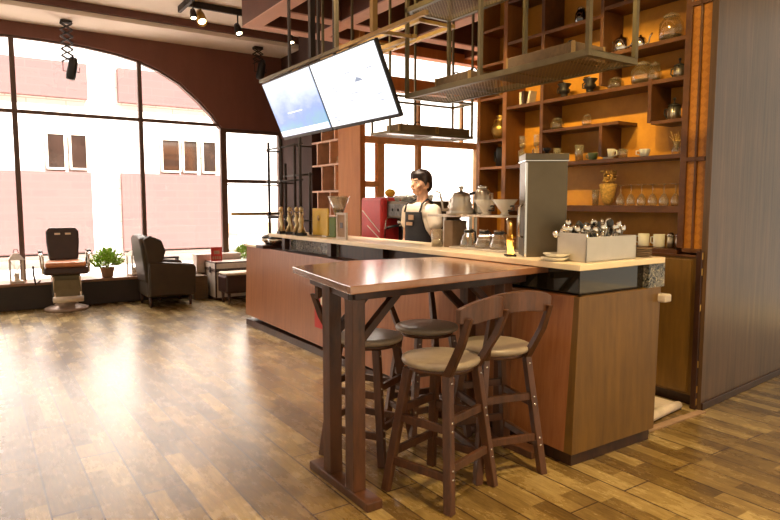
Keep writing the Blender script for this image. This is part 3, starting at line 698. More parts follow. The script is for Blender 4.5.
for i, l in enumerate(('second plate from the bottom of the stack by the utensil box', 'middle plate of the stack by the utensil box', 'second plate from the top of the stack by the utensil box', 'topmost plate of the stack by the utensil box')): copy_tree(pl, (3.40, 2.30, ZC+.011*(i+1)), 0, l)
for i in range(2):
    tag(MB().lathe([(0, 0), (.05, 0), (.08, .02), (.077, .022), (.048, .006), (0, .006)], seg=28).build('saucer', M['white'], loc=(2.74+.02*i, 2.40, ZC+.022*i)), ('lower', 'upper')[i]+' white saucer stacked in front of the steel dispenser', 'saucer', 'saucers before the dispenser')
# dripper station
t = thing('dripper_stand', 'white dripper stand with a shelf holding paper filter cones', 'stand', (3.0, 3.1, ZC))
MB().box(-.08, .10, -.10, .42, .23, .245).build('stand_top', M['white_metal'], t, bevel=.003)
MB().box(-.10, .12, -.12, .44, 0, .012).build('stand_base', M['white_metal'], t, bevel=.003)
for y in (-.09, .40): MB().box(.07, .09, y, y+.015, .012, .23).build('upright', M['steel'], t)
def cone(label, y):
    t = thing('coffee_dripper', label, 'coffee dripper', (3.0, y, ZC+.247), 0, 'white drippers')
    MB().lathe([(.03, 0), (.032, .006), (.02, .012), (.025, .02), (.088, .105), (.084, .105), (.02, .02)], seg=24).build('cone', M['white'], t)
    MB().tube([(0, -.05, .06), (0, -.085, .06), (0, -.085, .03), (0, -.035, .03)], .006).build('handle', M['black'], t)
cone('white ceramic dripper on the stand, left one', 3.26)
cone('white ceramic dripper on the stand, right one beside the steel dispenser', 3.07)
for y, l in ((3.40, 'left'), (3.24, 'middle'), (3.09, 'right')):
    t = thing('coffee_server', l+' glass coffee server under the drippers', 'glass server', (2.97, y, ZC+.014), 0, 'glass servers')
    MB().lathe([(0, 0), (.062, 0), (.066, .02), (.045, .08), (.028, .105), (.036, .13)], seg=22).build('body', M['clear'], t)
    MB().lathe([(.03, .10), (.034, .105), (.034, .118), (.03, .12)], seg=20).build('collar', M['black'], t)
    MB().tube([(0, -.035, .12), (0, -.07, .11), (0, -.075, .05), (0, -.058, .03)], .006).build('handle', M['black'], t)
tag(MB().box(-.09, .05, -.05, .05, 0, .20).build('box', M['brown_card'], loc=(3.02, 3.585, ZC), bevel=.003), 'brown cardboard box under the gooseneck kettle', 'box')
def kettle(label, x, y, z, s=1.0):
    t = thing('gooseneck_kettle', label, 'kettle', (x, y, z), math.radians(-38))
    MB().lathe([(0, 0), (.075*s, 0), (.08*s, .008), (.078*s, .03), (.066*s, .045), (.070*s, .06), (.058*s, .08), (.062*s, .095), (.05*s, .12), (.04*s, .13), (.012, .136), (.012, .15), (.02, .155), (.018, .165), (0, .168)], seg=26).build('body', M['steel'], t)
    MB().tube([(-.065*s, 0, .03), (-.11*s, 0, .03), (-.115*s, 0, .08), (-.13*s, 0, .13), (-.155*s, 0, .14)], [.01, .009, .007, .006, .005]).build('spout', M['steel'], t)
    MB().tube([(.05*s, 0, .12), (.09*s, 0, .13), (.115*s, 0, .11), (.11*s, 0, .05)], .009).build('handle', M['black'], t)
    return t
kettle('steel gooseneck kettle with ribbed body on the brown box', 2.98, 3.50, ZC+.242, 1.2).scale = (1, 1, 1.25)
t = thing('kettle_stand', 'low white stand carrying the two kettles', 'stand', (3.05, 3.58, ZC))
MB().box(-.1, .08, -.10, .28, .225, .24).build('top_board', M['white_metal'], t); 
for y in (-.10, .26): MB().box(.05, .07, y, y+.015, 0, .225).build('upright', M['steel'], t)
kettle('second steel gooseneck kettle half behind the first', 3.08, 3.68, ZC+.242, .9)
t = thing('insulated_flask', 'tall steel insulated flask right of the kettles', 'flask', (3.10, 3.40, ZC+.247))
MB().lathe([(0, 0), (.062, 0), (.064, .01), (.064, .13), (.05, .17), (.03, .185), (0, .186)], seg=24).build('body', M['steel'], t)
MB().lathe([(.03, .183), (.034, .19), (.034, .205), (.01, .21), (0, .21)]).build('cap', M['chrome'], t)
MB().tube([(.0, -.06, .15), (.0, -.1, .15), (.0, -.1, .05), (.0, -.065, .04)], .008).build('handle', M['steel'], t)
t = thing('lever_press', 'yellow brass lever press beside the steel dispenser', 'press', (2.76, 2.77, ZC), math.radians(56))
MB().bar((-.02, 0, .01), (.05, 0, .13), .04, .016).build('lever', M['brass'], t)
MB().lathe([(.0, -.008), (.05, -.01), (.05, .01), (0, .01)], mtx=Matrix.Translation((.03, 0, .17)) @ Matrix.Rotation(PI/2, 4, 'X')).build('wheel', M['brass'], t)
MB().box(-.04, .05, -.03, .03, 0, .012).build('foot', M['iron_dark'], t)
MB().tube([(.03, 0, .14), (.08, 0, .2), (.09, 0, .23)], .01).build('handle', M['chrome'], t)
t = thing('water_glass', 'small upright glass canister in front of the barista', 'glass', (2.92, 3.70, ZC))
MB().lathe([(0, .003), (.045, 0), (.047, .13), (.043, .13), (.041, .008), (0, .008)]).build('body', M['clear'], t)
MB().lathe([(0, .01), (.04, .01), (.041, .05), (0, .05)]).build('contents', M['white'], t)
t = thing('steel_jug', 'steel milk jug on the bar beside the brown box', 'jug', (3.08, 3.76, ZC))
MB().lathe([(0, 0), (.045, 0), (.048, .06), (.038, .10), (.042, .12), (.038, .12), (.034, .1), (0, .01)]).build('body', M['steel'], t)
MB().tube([(0, .04, .10), (0, .07, .09), (0, .07, .04), (0, .045, .03)], .005).build('handle', M['steel'], t)
# awards and cards at the far end
for i, (y, x) in enumerate(((6.19, 2.76), (5.97, 2.76), (5.82, 2.77), (5.68, 2.75))):
    t = thing('trophy', ('leftmost', 'second', 'third', 'rightmost')[i]+' of the four gold and black trophies at the far end of the bar', 'trophy', (x, y, ZC), i*.7, 'trophies in a row')
    t.scale = (1, 1, 1.12); MB().box(-.04, .04, -.04, .04, 0, .025).build('base', M['black'], t, bevel=.003)
    mb = MB(); mb.tube([(0, -.03, .025), (.005, -.008, .09), (0, .01, .14), (0, .0, .2)], [.030, .018, .030, .012]); mb.tube([(0, .03, .025), (0, .008, .09), (0, -.005, .14), (0, .02, .21)], [.026, .015, .022, .010]); mb.ball((0, .005, .235), .024, 10, 8)
    mb.tube([(0, 0, .16), (0, -.035, .19), (0, -.03, .225)], .006); mb.build('figure', M['trophy'], t)
t = thing('menu_stand', 'yellow menu card standing on the bar beside the trophies', 'menu card', (2.87, 5.50, ZC), 0)
MB().box(-.008, .008, -.16, .16, .012, .275).build('card', M['yellow'], t, bevel=.002)
MB().box(-.03, .03, -.17, .17, 0, .012).build('foot', M['clear'], t)
MB().lathe([(0, 0), (.028, 0), (.028, .003), (0, .003)], mtx=Matrix.Translation((-.009, .02, .18)) @ Matrix.Rotation(-PI/2, 4, 'Y')).build('emblem', M['brass'], t)
tag(MB().box(-.03, .03, -.055, .055, 0, .19).build('packet', M['green'], loc=(2.90, 5.27, ZC), bevel=.004), 'green packet between the yellow menu card and the framed card', 'packet')
t = thing('framed_card', 'small brown framed card standing under the grinder hopper', 'frame', (2.80, 4.95, ZC), 0)
mb = MB(); mb.box(-.01, .01, -.09, .09, 0, .02); mb.box(-.01, .01, -.09, .09, .22, .24); mb.box(-.01, .01, -.09, -.07, .02, .22); mb.box(-.01, .01, .07, .09, .02, .22); mb.build('frame', M['white_metal'], t)
MB().box(-.004, .006, -.07, .07, .02, .22).build('card', M['terracotta'], t)
MB().box(-.006, -.004, -.025, .025, .10, .15).build('emblem', M['dark_wood'], t)
t = thing('bean_grinder', 'coffee bean grinder with a clear funnel hopper on the bar', 'coffee grinder', (3.0, 5.36, ZC+.0))
MB().lathe([(0, 0), (.07, 0), (.07, .03), (.045, .05), (.045, .17), (.055, .19), (0, .2)]).build('body', M['black'], t)
MB().lathe([(.03, .2), (.04, .215), (.105, .385), (.1, .385), (.036, .215)], seg=24).build('hopper', M['clear'], t)
MB().lathe([(.03, .205), (.055, .26), (0, .26)], seg=20).build('beans', M['dark_wood'], t)
MB().lathe([(.108, .385), (.108, .395), (0, .398)], seg=24).build('lid', M['clear'], t)
# espresso machine
t = thing('espresso_machine', 'red and chrome espresso machine behind the bar', 'espresso machine', (3.80, 5.40, .95), 0)
MB().box(-.26, .28, .02, .44, .06, .56).build('side_cover', M['red'], t, bevel=.03)
MB().box(-.20, .28, -.62, .02, .34, .52).build('upper_body', M['steel_dark'], t, bevel=.015)
MB().box(-.206, -.20, -.58, -.02, .37, .49).build('front_plate', M['iron_grey'], t, bevel=.002)
for y in (-.50, -.40, -.20, -.10): MB().lathe([(0, 0), (.014, 0), (.014, .006), (0, .008)], mtx=Matrix.Translation((-.206, y, .43)) @ Matrix.Rotation(-PI/2, 4, 'Y')).build('gauge', M['black'], t)
MB().box(-.05, .28, -.62, .02, .08, .34).build('lower_body', M['iron_dark'], t, bevel=.01)
MB().box(-.24, .28, -.64, .02, .03, .08).build('drip_tray', M['chrome'], t, bevel=.006)
for y in (-.14, -.42):
    g = MB().lathe([(0, .26), (.035, .26), (.038, .34), (0, .34)], (-.13, y, 0)).build('group_head', M['chrome'], t)
    MB().tube([(-.13, y, .27), (-.2, y, .265), (-.30, y, .25)], [.012, .013, .016]).build('portafilter', M['black'], g)
for y in (-.56, .0): MB().tube([(-.18, y, .36), (-.22, y, .32), (-.24, y, .12)], .006).build('steam_wand', M['chrome'], t)
mb = MB(); 
for (a, b) in (((-.262, .06, .20), (-.262, .40, .42)), ((-.262, .06, .13), (-.262, .30, .26))): mb.bar(a, b, .006, .008)
mb.build('white_line', M['white'], t)
for x in (-.18, .24):
    for y in (-.6, .38): MB().lathe([(0, 0), (.02, 0), (.02, .05), (0, .05)], (x, y, 0)).build('foot', M['chrome'], t)
MB().tube([(-.2, -.62, .56), (-.2, .0, .56)], .005).tube([(-.2, -.62, .52), (-.2, -.62, .56)], .005).tube([(-.2, 0, .52), (-.2, 0, .56)], .005).build('cup_rail', M['chrome'], t)
tag(MB().box(3.52, 4.16, 4.72, 6.2, .90, .95).build('worktop', M['steel'], bevel=.004), 'steel worktop behind the bar carrying the espresso machine', 'worktop')
wc = thing('work_cabinet', 'low steel work cabinet below the espresso machine worktop', 'cabinet', (3.56, 5.0, 0))
MB().box(0, .58, -.26, 1.18, .0, .90).build('body', M['steel'], wc)
cp0 = None
for i in range(10):
    x = 3.67+.1*(i % 2); y = 5.32-.105*(i//2)*1.0
    if cp0 is None:
        cp0 = thing('espresso_cup', 'first cream cup from the red side, front row on the espresso machine', 'cup', (x, y, 1.47), 0, 'cups on the espresso machine')
        MB().lathe([(0, .003), (.022, 0), (.038, .06), (.034, .06), (.02, .008), (0, .008)]).build('body', M['white'], cp0)
        MB().tube([(0, .032, .05), (0, .052, .045), (0, .05, .02), (0, .026, .015)], .004).build('handle', M['white'], cp0)
    else: copy_tree(cp0, (x, y, 1.47), i*.4, '%s cream cup from the red side, %s row on the espresso machine' % (('first', 'second', 'third', 'fourth', 'last')[i//2], ('front', 'back')[i % 2]))
tag(MB().ball((0, 0, .045), (.06, .05, .045)).build('lemon', M['yellow_enamel'], loc=(3.70, 5.50, 1.51)), 'yellow lemon beside the cups on the espresso machine', 'lemon')

# ------------------------------------------------------------------ barista
def capsule(mb, p, q, r0, r1, n=6, flat=1.0):
    p = Vector(p); q = Vector(q)
    mb.tube([p+(q-p)*(i/n) for i in range(n+1)], [r0+(r1-r0)*i/n for i in range(n+1)], 14)
    mb.ball(p, r0); mb.ball(q, r1)
def remesh(o, vs=.008, smooth=3):
    r = o.modifiers.new('remesh', 'REMESH'); r.mode = 'VOXEL'; r.voxel_size = vs; r.use_smooth_shade = True
    s = o.modifiers.new('smooth', 'SMOOTH'); s.factor = .5; s.iterations = smooth
    return o
# local frame: the person faces local -Y, x to their left side... turned to the bar front
pr_ = thing('person', 'person with short dark hair in a cream shirt and black apron behind the bar', 'person', (3.40, 4.55, 0), math.radians(-84))
mb = MB()
mb.ball((0, -.008, 1.64), (.074, .092, .102), 20, 14)                 # skull
mb.ball((0, -.045, 1.585), (.052, .05, .062), 16, 10)                # jaw
mb.ball((0, -.078, 1.548), (.024, .02, .02))                        # chin
mb.ball((0, -.101, 1.607), (.013, .016, .013)); mb.tube([(0, -.094, 1.645), (0, -.103, 1.61)], [.008, .012])
mb.ball((0, -.092, 1.575), (.022, .012, .012))
for s_ in (-1, 1): mb.ball((s_*.076, .008, 1.61), (.011, .02, .03)); mb.ball((s_*.04, -.07, 1.60), (.025, .02, .025))
capsule(mb, (0, .02, 1.57), (0, .012, 1.42), .05, .056)
mb.ball((0, 0, 1.36), (.15, .09, .09), 20, 12); mb.ball((0, 0, 1.22), (.14, .095, .18), 20, 12); mb.ball((0, 0, 1.05), (.125, .09, .15), 20, 12); mb.ball((0, 0, .93), (.155, .11, .13), 20, 12)
for s_ in (-1, 1):
    capsule(mb, (s_*.165, .0, 1.37), (s_*.205, .01, 1.10), .05, .038)
    capsule(mb, (s_*.205, .01, 1.10), (s_*.17, -.19, .985), .037, .025)
    hb = Vector((s_*.165, -.235, .975)); mb.ball(hb, (.038, .045, .016))
    for k, ln in enumerate((.065, .075, .07, .055)):
        fx = hb.x-.028+.019*k if s_ > 0 else hb.x+.028-.019*k
        mb.tube([(fx, hb.y-.03, .975), (fx, hb.y-.03-ln*.6, .972), (fx, hb.y-.03-ln, .955)], [.0095, .009, .007], 8)
    mb.tube([(hb.x-s_*.03, hb.y+.01, .975), (hb.x-s_*.055, hb.y-.025, .968), (hb.x-s_*.058, hb.y-.05, .96)], [.012, .01, .008], 8)
    capsule(mb, (s_*.09, 0, .90), (s_*.10, -.005, .50), .085, .055); capsule(mb, (s_*.10, -.005, .50), (s_*.105, .015, .09), .054, .036)
    mb.ball((s_*.105, -.05, .05), (.042, .12, .05))
remesh(mb.build('body', M['skin'], pr_, weld=False), .007, 2)
mb = MB()   # hair: cap with a fringe
mb.ball((0, .012, 1.668), (.088, .100, .09), 24, 16); mb.ball((0, .05, 1.62), (.078, .062, .085), 20, 12)
for k in range(13):
    a = -1.25+k*2.5/12; x = .082*math.sin(a); y = .005-.094*math.cos(a)
    mb.tube([(x*.7, y*.75, 1.73), (x, y, 1.70), (x*1.04, y*1.02, 1.655+.01*(k % 3))], [.022, .019, .008], 8)
for s_ in (-1, 1): mb.tube([(s_*.08, -.02, 1.70), (s_*.085, -.02, 1.64), (s_*.08, -.018, 1.60)], [.02, .014, .006], 8)
remesh(mb.build('hair', M['hair'], pr_, weld=False), .006, 1)
for s_ in (-1, 1):
    e = MB().ball((s_*.032, -.086, 1.632), (.013, .007, .006), 12, 8).build('eye', M['white'], pr_)
    MB().ball((s_*.032, -.0925, 1.632), (.0055, .002, .0055), 10, 6).build('iris', M['black'], e)
    MB().tube([(s_*.015, -.096, 1.650), (s_*.033, -.096, 1.656), (s_*.052, -.083, 1.651)], [.003, .004, .002], 6).build('eyebrow', M['hair'], pr_)
MB().tube([(-.022, -.100, 1.572), (0, -.106, 1.574), (.022, -.100, 1.572)], [.003, .0055, .003], 8).build('lips', M['lips'], pr_)
mb = MB()
mb.ball((0, .002, 1.365), (.17, .105, .095), 20, 12); mb.ball((0, .002, 1.22), (.16, .112, .19), 20, 12); mb.ball((0, 0, 1.05), (.147, .108, .16), 20, 12); mb.tube([(0, 0, .90), (0, 0, 1.0)], [.15, .14], 20)
mb.tube([(0, .015, 1.40), (0, .018, 1.455)], [.085, .066], 18)
for s_ in (-1, 1): capsule(mb, (s_*.165, .0, 1.375), (s_*.188, .006, 1.27), .068, .066)
remesh(mb.build('shirt', M['shirt'], pr_, weld=False), .009, 2)
mb = MB()
def apron_pt(u, z):
    a = u*1.5; rx = .172 if z > 1.0 else .19; ry = .128 if z > 1.05 else .14
    return (rx*math.sin(a), -ry*math.cos(a)+.004, z)
n = 12; zs = [.55, .75, .95, 1.05, 1.15, 1.22, 1.30, 1.37]; wd = [1.1, 1.1, 1.1, 1.05, .85, .62, .5, .46]
vs = []; fs = []
for z, ww in zip(zs, wd):
    for i in range(n+1): vs.append(apron_pt(ww*(-1+2*i/n), z))
for j in range(len(zs)-1):
    for i in range(n): a = j*(n+1)+i; fs.append((a, a+1, a+n+2, a+n+1))
ap = mb.add(vs, fs, True).build('apron', M['apron'], pr_)
sm = ap.modifiers.new('solid', 'SOLIDIFY'); sm.thickness = .006
mb = MB()
for s_ in (-1, 1): mb.tube([(s_*.10, -.11, 1.37), (s_*.105, -.085, 1.44), (s_*.075, .01, 1.485), (s_*.06, .09, 1.45), (0, .115, 1.36)], .009, 6)
mb.build('apron_strap', M['apron'], ap)
mb = MB(); mb.box(-.05, .03, -.137, -.13, 1.25, 1.28); mb.box(-.02, .045, -.137, -.13, 1.30, 1.345); mb.build('badge', M['terracotta'], ap)
mb = MB()
for s_ in (-1, 1):
    capsule(mb, (s_*.09, 0, .90), (s_*.10, -.005, .50), .098, .068); capsule(mb, (s_*.10, -.005, .50), (s_*.105, .015, .12), .067, .05)
mb.ball((0, 0, .92), (.165, .12, .11), 18, 10)
remesh(mb.build('trousers', M['trousers'], pr_, weld=False), .012, 2)
for s_ in (-1, 1):
    mb = MB(); mb.ball((s_*.105, -.05, .055), (.05, .135, .055), 16, 10); mb.box(s_*.105-.045, s_*.105+.045, -.17, .07, 0, .02)
    remesh(mb.build('shoe', M['black'], pr_, weld=False), .008, 1)

# ------------------------------------------------------------------ televisions and hanging frame
def emissive_screen(kind):
    m, nt, b = base('screen_'+kind); b.inputs['Base Color'].default_value = (.02, .02, .02, 1); b.inputs['Roughness'].default_value = .3
    v = coords(nt, (1, 1, 1)); sp = N(nt, 'ShaderNodeSeparateXYZ'); nt.links.new(v, sp.inputs[0])
    if kind == 'picture':
        # sky and water gradient shown on the display itself
        nz = noise(nt, coords(nt, (1.5, 3, 7)), 1.2, 3); ad = N(nt, 'ShaderNodeMath', operation='MULTIPLY_ADD')
        nt.links.new(nz, ad.inputs[0]); ad.inputs[1].default_value = .35; nt.links.new(sp.outputs['Z'], ad.inputs[2])
        c = ramp(nt, ad.outputs[0], [(.16, lin((170, 158, 200))), (.26, lin((126, 176, 200))), (.38, lin((128, 156, 216))), (.55, lin((190, 206, 240))), (.75, lin((232, 238, 252)))])
    else:
        nz = noise(nt, coords(nt, (3, 3, 3)), 1, 2); c = ramp(nt, nz, [(.3, lin((236, 240, 250))), (.7, lin((255, 255, 255)))])
    nt.links.new(c, b.inputs['Emission Color']); b.inputs['Emission Strength'].default_value = .85 if kind == 'picture' else 1.0; return m
M['scr1'] = emissive_screen('picture'); M['scr2'] = emissive_screen('menu')
M['scr_mark'] = emit('screen_print', (150, 160, 180), .8); M['scr_white'] = emit('screen_white', (255, 255, 255), 1.1)
tilt = math.atan2(.20, .46)
def tv(label, y0, which):
    # local: x = out of the screen toward the room (-X world), y along the bar, z up the panel
    t = thing('television', label, 'television', (2.64, y0, 2.075), 0, 'ceiling hung menu screens')
    t.rotation_euler = Euler((0, -tilt, 0)); Wt, Ht = 1.015, .575
    MB().box(.0, .035, 0, Wt, 0, Ht).build('casing', M['black'], t, bevel=.006)
    s_ = MB().box(-.006, 0, .014, Wt-.014, .03, Ht-.012).build('screen', M['scr1' if which == 0 else 'scr2'], t)
    mk = MB()
    if which == 0:
        MB().box(-.008, -.006, .02, Wt-.02, .035, .085).build('caption_band', M['scr_white'], s_)
        mk.box(-.008, -.0065, .40, .7, .235, .245)
        mk.build('picture_shape', M['scr_white'], s_)
    else:
        for (yy, zz, ll) in ((.70, .33, .10), (.72, .30, .06), (.45, .41, .09), (.12, .40, .08), (.12, .20, .05), (.12, .15, .05), (.85, .13, .06), (.85, .10, .07), (.83, .07, .08), (.4, .25, .14), (.5, .2, .1)):
            MB().box(-.008, -.0065, yy, yy+ll, zz, zz+.006).build('menu_line', M['scr_mark'], s_)
        mk.add([(-.008, .30, .33), (-.008, .42, .33), (-.008, .38, .365), (-.008, .33, .35)], [(0, 1, 2, 3)])
        mk.build('menu_picture', M['scr_mark'], s_)
    MB().box(.035, .08, .2, Wt-.2, .15, .4).build('mount', M['iron_dark'], t)
    return t
tv('flat television with a blue picture, left of the pair hung over the bar', 4.805, 0)
tv('flat television with a white menu screen, right of the pair hung over the bar', 3.785, 1)
fr = thing('hanging_rail', 'iron ceiling frame of long bars and rods carrying the two televisions', 'frame', (2.43, 4.8, 2.625))
MB().box(-.012, .012, -1.6, -.5, 0, .028).build('top_bar', M['gold_iron'], fr)
MB().box(-.012, .012, -.5, 1.1, 0, .028).build('top_bar', M['iron'], fr)
MB().box(.26, .29, -1.1, 1.1, .0, .03).build('top_bar', M['gold_iron'], fr)
for y in (-1.08, -.65, .4, 1.05): MB().box(0, .28, y, y+.025, 0, .025).build('cross_bar', M['gold_iron'], fr)
for x, y, r, mt in ((0, .42, .011, 'iron_dark'), (0, -.02, .022, 'iron_dark'), (0, -.44, .014, 'iron'), (0, -.98, .020, 'gold_iron'), (.28, .1, .012, 'iron_dark'), (.28, .4, .012, 'iron_dark')):
    MB().box(x-r, x+r, y-r, y+r, .03, 1.42).build('rod', M[mt], fr)
for y in (-.6, .5): MB().bar((.02, y, .02), (.14, y, -.10), .025).build('bracket', M['iron_dark'], fr)

# ------------------------------------------------------------------ hanging racks
rk = thing('hanging_rack', 'long iron rack with wire mesh shelf hung over the near end of the bar', 'rack', (2.65, 2.13, 2.2))
LX, LY = .41, 1.62
mb = MB(); mb.box(0, .035, 0, LY, 0, .035); mb.box(LX-.035, LX, 0, LY, 0, .035); mb.box(.035, LX-.035, 0, .035, 0, .035); mb.box(.035, LX-.035, LY-.035, LY, 0, .035)
for y in (.55, 1.1): mb.box(.035, LX-.035, y, y+.02, .005, .03)
mb.build('lower_frame', M['iron'], rk, bevel=.002)
MB().box(.02, LX-.02, .02, LY-.02, .004, .007).build('mesh_shelf', M['mesh'], rk)
MB().box(.05, LX-.05, .2, .78, .012, .02).build('base_board', M['dark_wood'], rk)
mb = MB(); z1 = .60
mb.box(0, .035, 0, LY, z1, z1+.035); mb.box(LX-.035, LX, 0, LY, z1, z1+.035); mb.box(.035, LX-.035, 0, .03, z1, z1+.035); mb.box(.035, LX-.035, LY-.035, LY, z1, z1+.035); mb.box(.035, LX-.035, .7, .72, z1, z1+.03)
mb.build('upper_frame', M['iron'], rk, bevel=.002)
MB().box(.02, LX-.02, .02, LY-.02, z1+.004, z1+.007).build('mesh_shelf', M['mesh'], rk)
for x, y, b_ in ((.012, .012, 1.31), (LX-.012, .012, 1.31), (.012, LY-.012, 1.31), (LX-.012, LY-.012, 1.31), (.012, .83, 1.31), (LX-.012, .83, 1.31)):
    MB().box(x-.012, x+.012, y-.012, y+.012, .03, b_).build('rod', M['iron'], rk)
rk2 = thing('hanging_rack', 'lower iron rack hung across the room behind the barista', 'rack', (3.17, 4.72, 2.08))
mb = MB(); mb.box(0, 1.0, 0, .025, 0, .025); mb.box(0, 1.0, .30, .325, 0, .025); mb.box(0, .025, .025, .3, 0, .025); mb.box(.975, 1.0, .025, .3, 0, .025); mb.box(.5, .52, .025, .3, 0, .025)
mb.build('lower_frame', M['iron'], rk2); MB().box(.01, .99, .01, .315, .002, .005).build('mesh_shelf', M['mesh'], rk2)
mb = MB(); mb.box(0, 1.0, 0, .02, .33, .35); mb.box(0, 1.0, .30, .32, .33, .35); mb.box(0, .02, .02, .3, .33, .35); mb.box(.98, 1.0, .02, .3, .33, .35); mb.build('upper_frame', M['iron'], rk2)
for x in (.012, .988):
    for y in (.012, .31): MB().box(x-.009, x+.009, y-.009, y+.009, .02, 1.43).build('rod', M['iron'], rk2)
MB().box(.50, .518, .30, .318, .02, 1.43).build('rod', M['iron'], rk2)
rk3 = thing('hanging_grid', 'iron crossbars hung near the ceiling beyond the long mesh rack', 'frame', (2.85, 3.85, 2.8))
mb = MB(); mb.box(0, .03, 0, 1.6, 0, .03); mb.box(.32, .35, 0, 1.6, 0, .03)
for y in (0, .75, 1.57): mb.box(.03, .32, y, y+.025, 0, .025)
mb.build('bars', M['gold_iron'], rk3)
for x, y in ((.012, 1.55), (.335, 1.55), (.335, .5)): MB().box(x-.01, x+.01, y-.01, y+.01, .03, .71).build('rod', M['iron'], rk3)

def crate(label, loc, sx, sy, sz, rotz=0, rings=1):
    t = thing('wooden_crate', label, 'crate', loc, rotz, 'wooden crates on the hanging racks')
    mb = MB(); mb.box(0, sx, 0, .012, 0, sz); mb.box(0, sx, sy-.012, sy, 0, sz); mb.box(0, .012, .012, sy-.012, 0, sz); mb.box(sx-.012, sx, .012, sy-.012, 0, sz); mb.box(.012, sx-.012, .012, sy-.012, 0, .01); mb.box(.012, sx-.012, .012, sy-.012, sz-.02, sz-.012)
    mb.build('box_body', M['crate'], t, bevel=.003)
    for x in (0, sx-.012):
        for y in (0, sy-.012): MB().box(x-.002, x+.014, y-.002, y+.014, 0, sz+.002).build('corner_strip', M['gold_iron'], t)
    for k in range(rings):
        cx = sx/2 if sx < sy else sx*(.3+.35*k); cy = sy*(.25+.5*k) if sx < sy else sy/2
        MB().tube([(cx+.04*math.cos(a), cy+.0, sz-.01+.055*math.sin(a)) for a in [i*PI/8 for i in range(9)]], .005, 6).build('handle', M['iron_dark'], t)
    return t
crate('long flat wooden crate on the near end of the mesh rack', (2.70, 2.27, 2.222), .26, .50, .085)
crate('wooden crate with curled wire handles at the far end of the long mesh rack', (2.74, 3.15, 2.222), .24, .36, .09, 0, 2)
crate('wooden crate on the lower rack, left of its twin, above the barista', (3.30, 4.76, 2.106), .44, .2, .07, 0, 2)
crate('wooden crate on the lower rack, right of its twin, above the barista', (3.75, 4.76, 2.106), .40, .2, .07, 0, 0)

# ------------------------------------------------------------------ black iron rod rack at the far end of the bar
ir = thing('rod_rack', 'dark iron rod rack standing at the far end of the bar', 'rack', (2.80, 6.30, .965))
rods = [(0, .30, 1.16), (.0, -.04, 1.17), (.0, -.50, 1.16), (.12, .12, .92), (.12, -.12, 1.12), (.12, -.48, .80)]
for x, y, h_ in rods: MB().tube([(x, y, .158 if y < .1 else .0), (x, y, h_)], .016, 8).build('rod', M['iron_dark'], ir)
for z, y0, y1, x in ((1.08, .36, -.55, 0), (.72, .36, -.55, 0), (.34, .36, -.55, 0), (.78, .2, -.54, .12), (.30, .2, -.54, .12)):
    MB().tube([(x, y0, z), (x, y1, z)], .010, 8).build('crossbar', M['iron_dark'], ir)
for z, y in ((1.06, .28), (1.06, -.48), (.70, -.03), (.32, .28)): MB().tube([(-.03, y, z), (.15, y, z)], .009, 8).build('crossbar', M['iron_dark'], ir)
# glass things under the far end of the slab
for i, y in enumerate((6.75, 6.55)):
    t = thing('serving_bowl', ('left', 'right')[i]+' black and chrome bowl on the low far end of the bar', 'bowl', (2.86, y, .967), 0, 'bowls at the low bar end')
    MB().lathe([(0, 0), (.04, 0), (.10, .05), (.11, .08), (.105, .08), (.09, .05), (0, .012)]).build('bowl', M['chrome'], t)
    MB().lathe([(.108, .08), (.07, .11), (.01, .125), (.01, .14), (0, .142)]).build('lid', M['black'], t)

# ------------------------------------------------------------------ window side furniture
# barber chair (faces the camera roughly)
bcx = thing('barber_chair', 'vintage barber chair with dark back and tan seat in front of the arched window', 'barber chair', (1.03, 9.45, 0), math.radians(-3))
MB().lathe([(0, 0), (.27, 0), (.275, .03), (.22, .05), (.16, .065), (.13, .10), (.12, .14), (0, .14)], seg=32).build('base', M['base_enamel'], bcx)
MB().lathe([(0, .14), (.09, .14), (.08, .40), (0, .42)]).build('column', M['steel'], bcx)
MB().prism([(-.15, -.16), (.15, -.16), (.17, .16), (-.17, .16)], .17, .42).build('pump_housing', M['iron_grey'], bcx, bevel=.03)
MB().box(-.17, .17, -.20, .18, .40, .50).build('seat_frame', M['iron'], bcx, bevel=.02)
mb = MB(); mb.prism([(-.27, -.27), (.27, -.27), (.24, .22), (-.24, .22)], .50, .60); mb.build('seat', M['leather'], bcx, bevel=.03)
mb = MB(); mb.prism([(-.25, -.24), (.25, -.24), (.22, .2), (-.22, .2)], .595, .67); mb.build('seat_cushion', M['leather_tan'], bcx, bevel=.03)
R = Matrix.Translation((0, .22, .66)) @ Matrix.Rotation(-.16, 4, 'X')
mb = MB(); mb.prism([(-.18, 0), (.18, 0), (.205, .25), (.205, .40), (.165, .455), (-.165, .455), (-.205, .40), (-.205, .25)], -.045, .045, mtx=R @ Matrix.Rotation(PI/2, 4, 'X')); mb.build('backrest', M['leather'], bcx, bevel=.025)
for a_, b_ in ((-.10, -.03), (.03, .10)): MB().box(a_, b_, -.06, -.047, .35, .375, mtx=R).build('headrest_slot', M['white_cloth'], bcx)
for s_ in (-1, 1):
    MB().tube([(s_*.27, .20, .55), (s_*.29, .18, .78), (s_*.29, -.16, .78), (s_*.27, -.22, .74), (s_*.27, -.22, .52)], .016, 8).build('armrest', M['chrome'], bcx)
    MB().box(s_*.29-.03, s_*.29+.03, -.14, .12, .79, .82).build('arm_pad', M['leather'], bcx, bevel=.01)
    MB().bar((s_*.16, -.22, .47), (s_*.15, -.36, .17), .02, .03).build('footrest_bar', M['chrome'], bcx)
mb = MB(); mb.prism([(-.17, 0), (.17, 0), (.15, .25), (-.15, .25)], -.01, .01, mtx=Matrix.Translation((0, -.34, .19)) @ Matrix.Rotation(1.3, 4, 'X')); mb.build('footplate', M['iron'], bcx)
MB().tube([(-.18, -.38, .19), (.18, -.38, .19)], .04, 12).build('foot_roller', M['white_metal'], bcx)
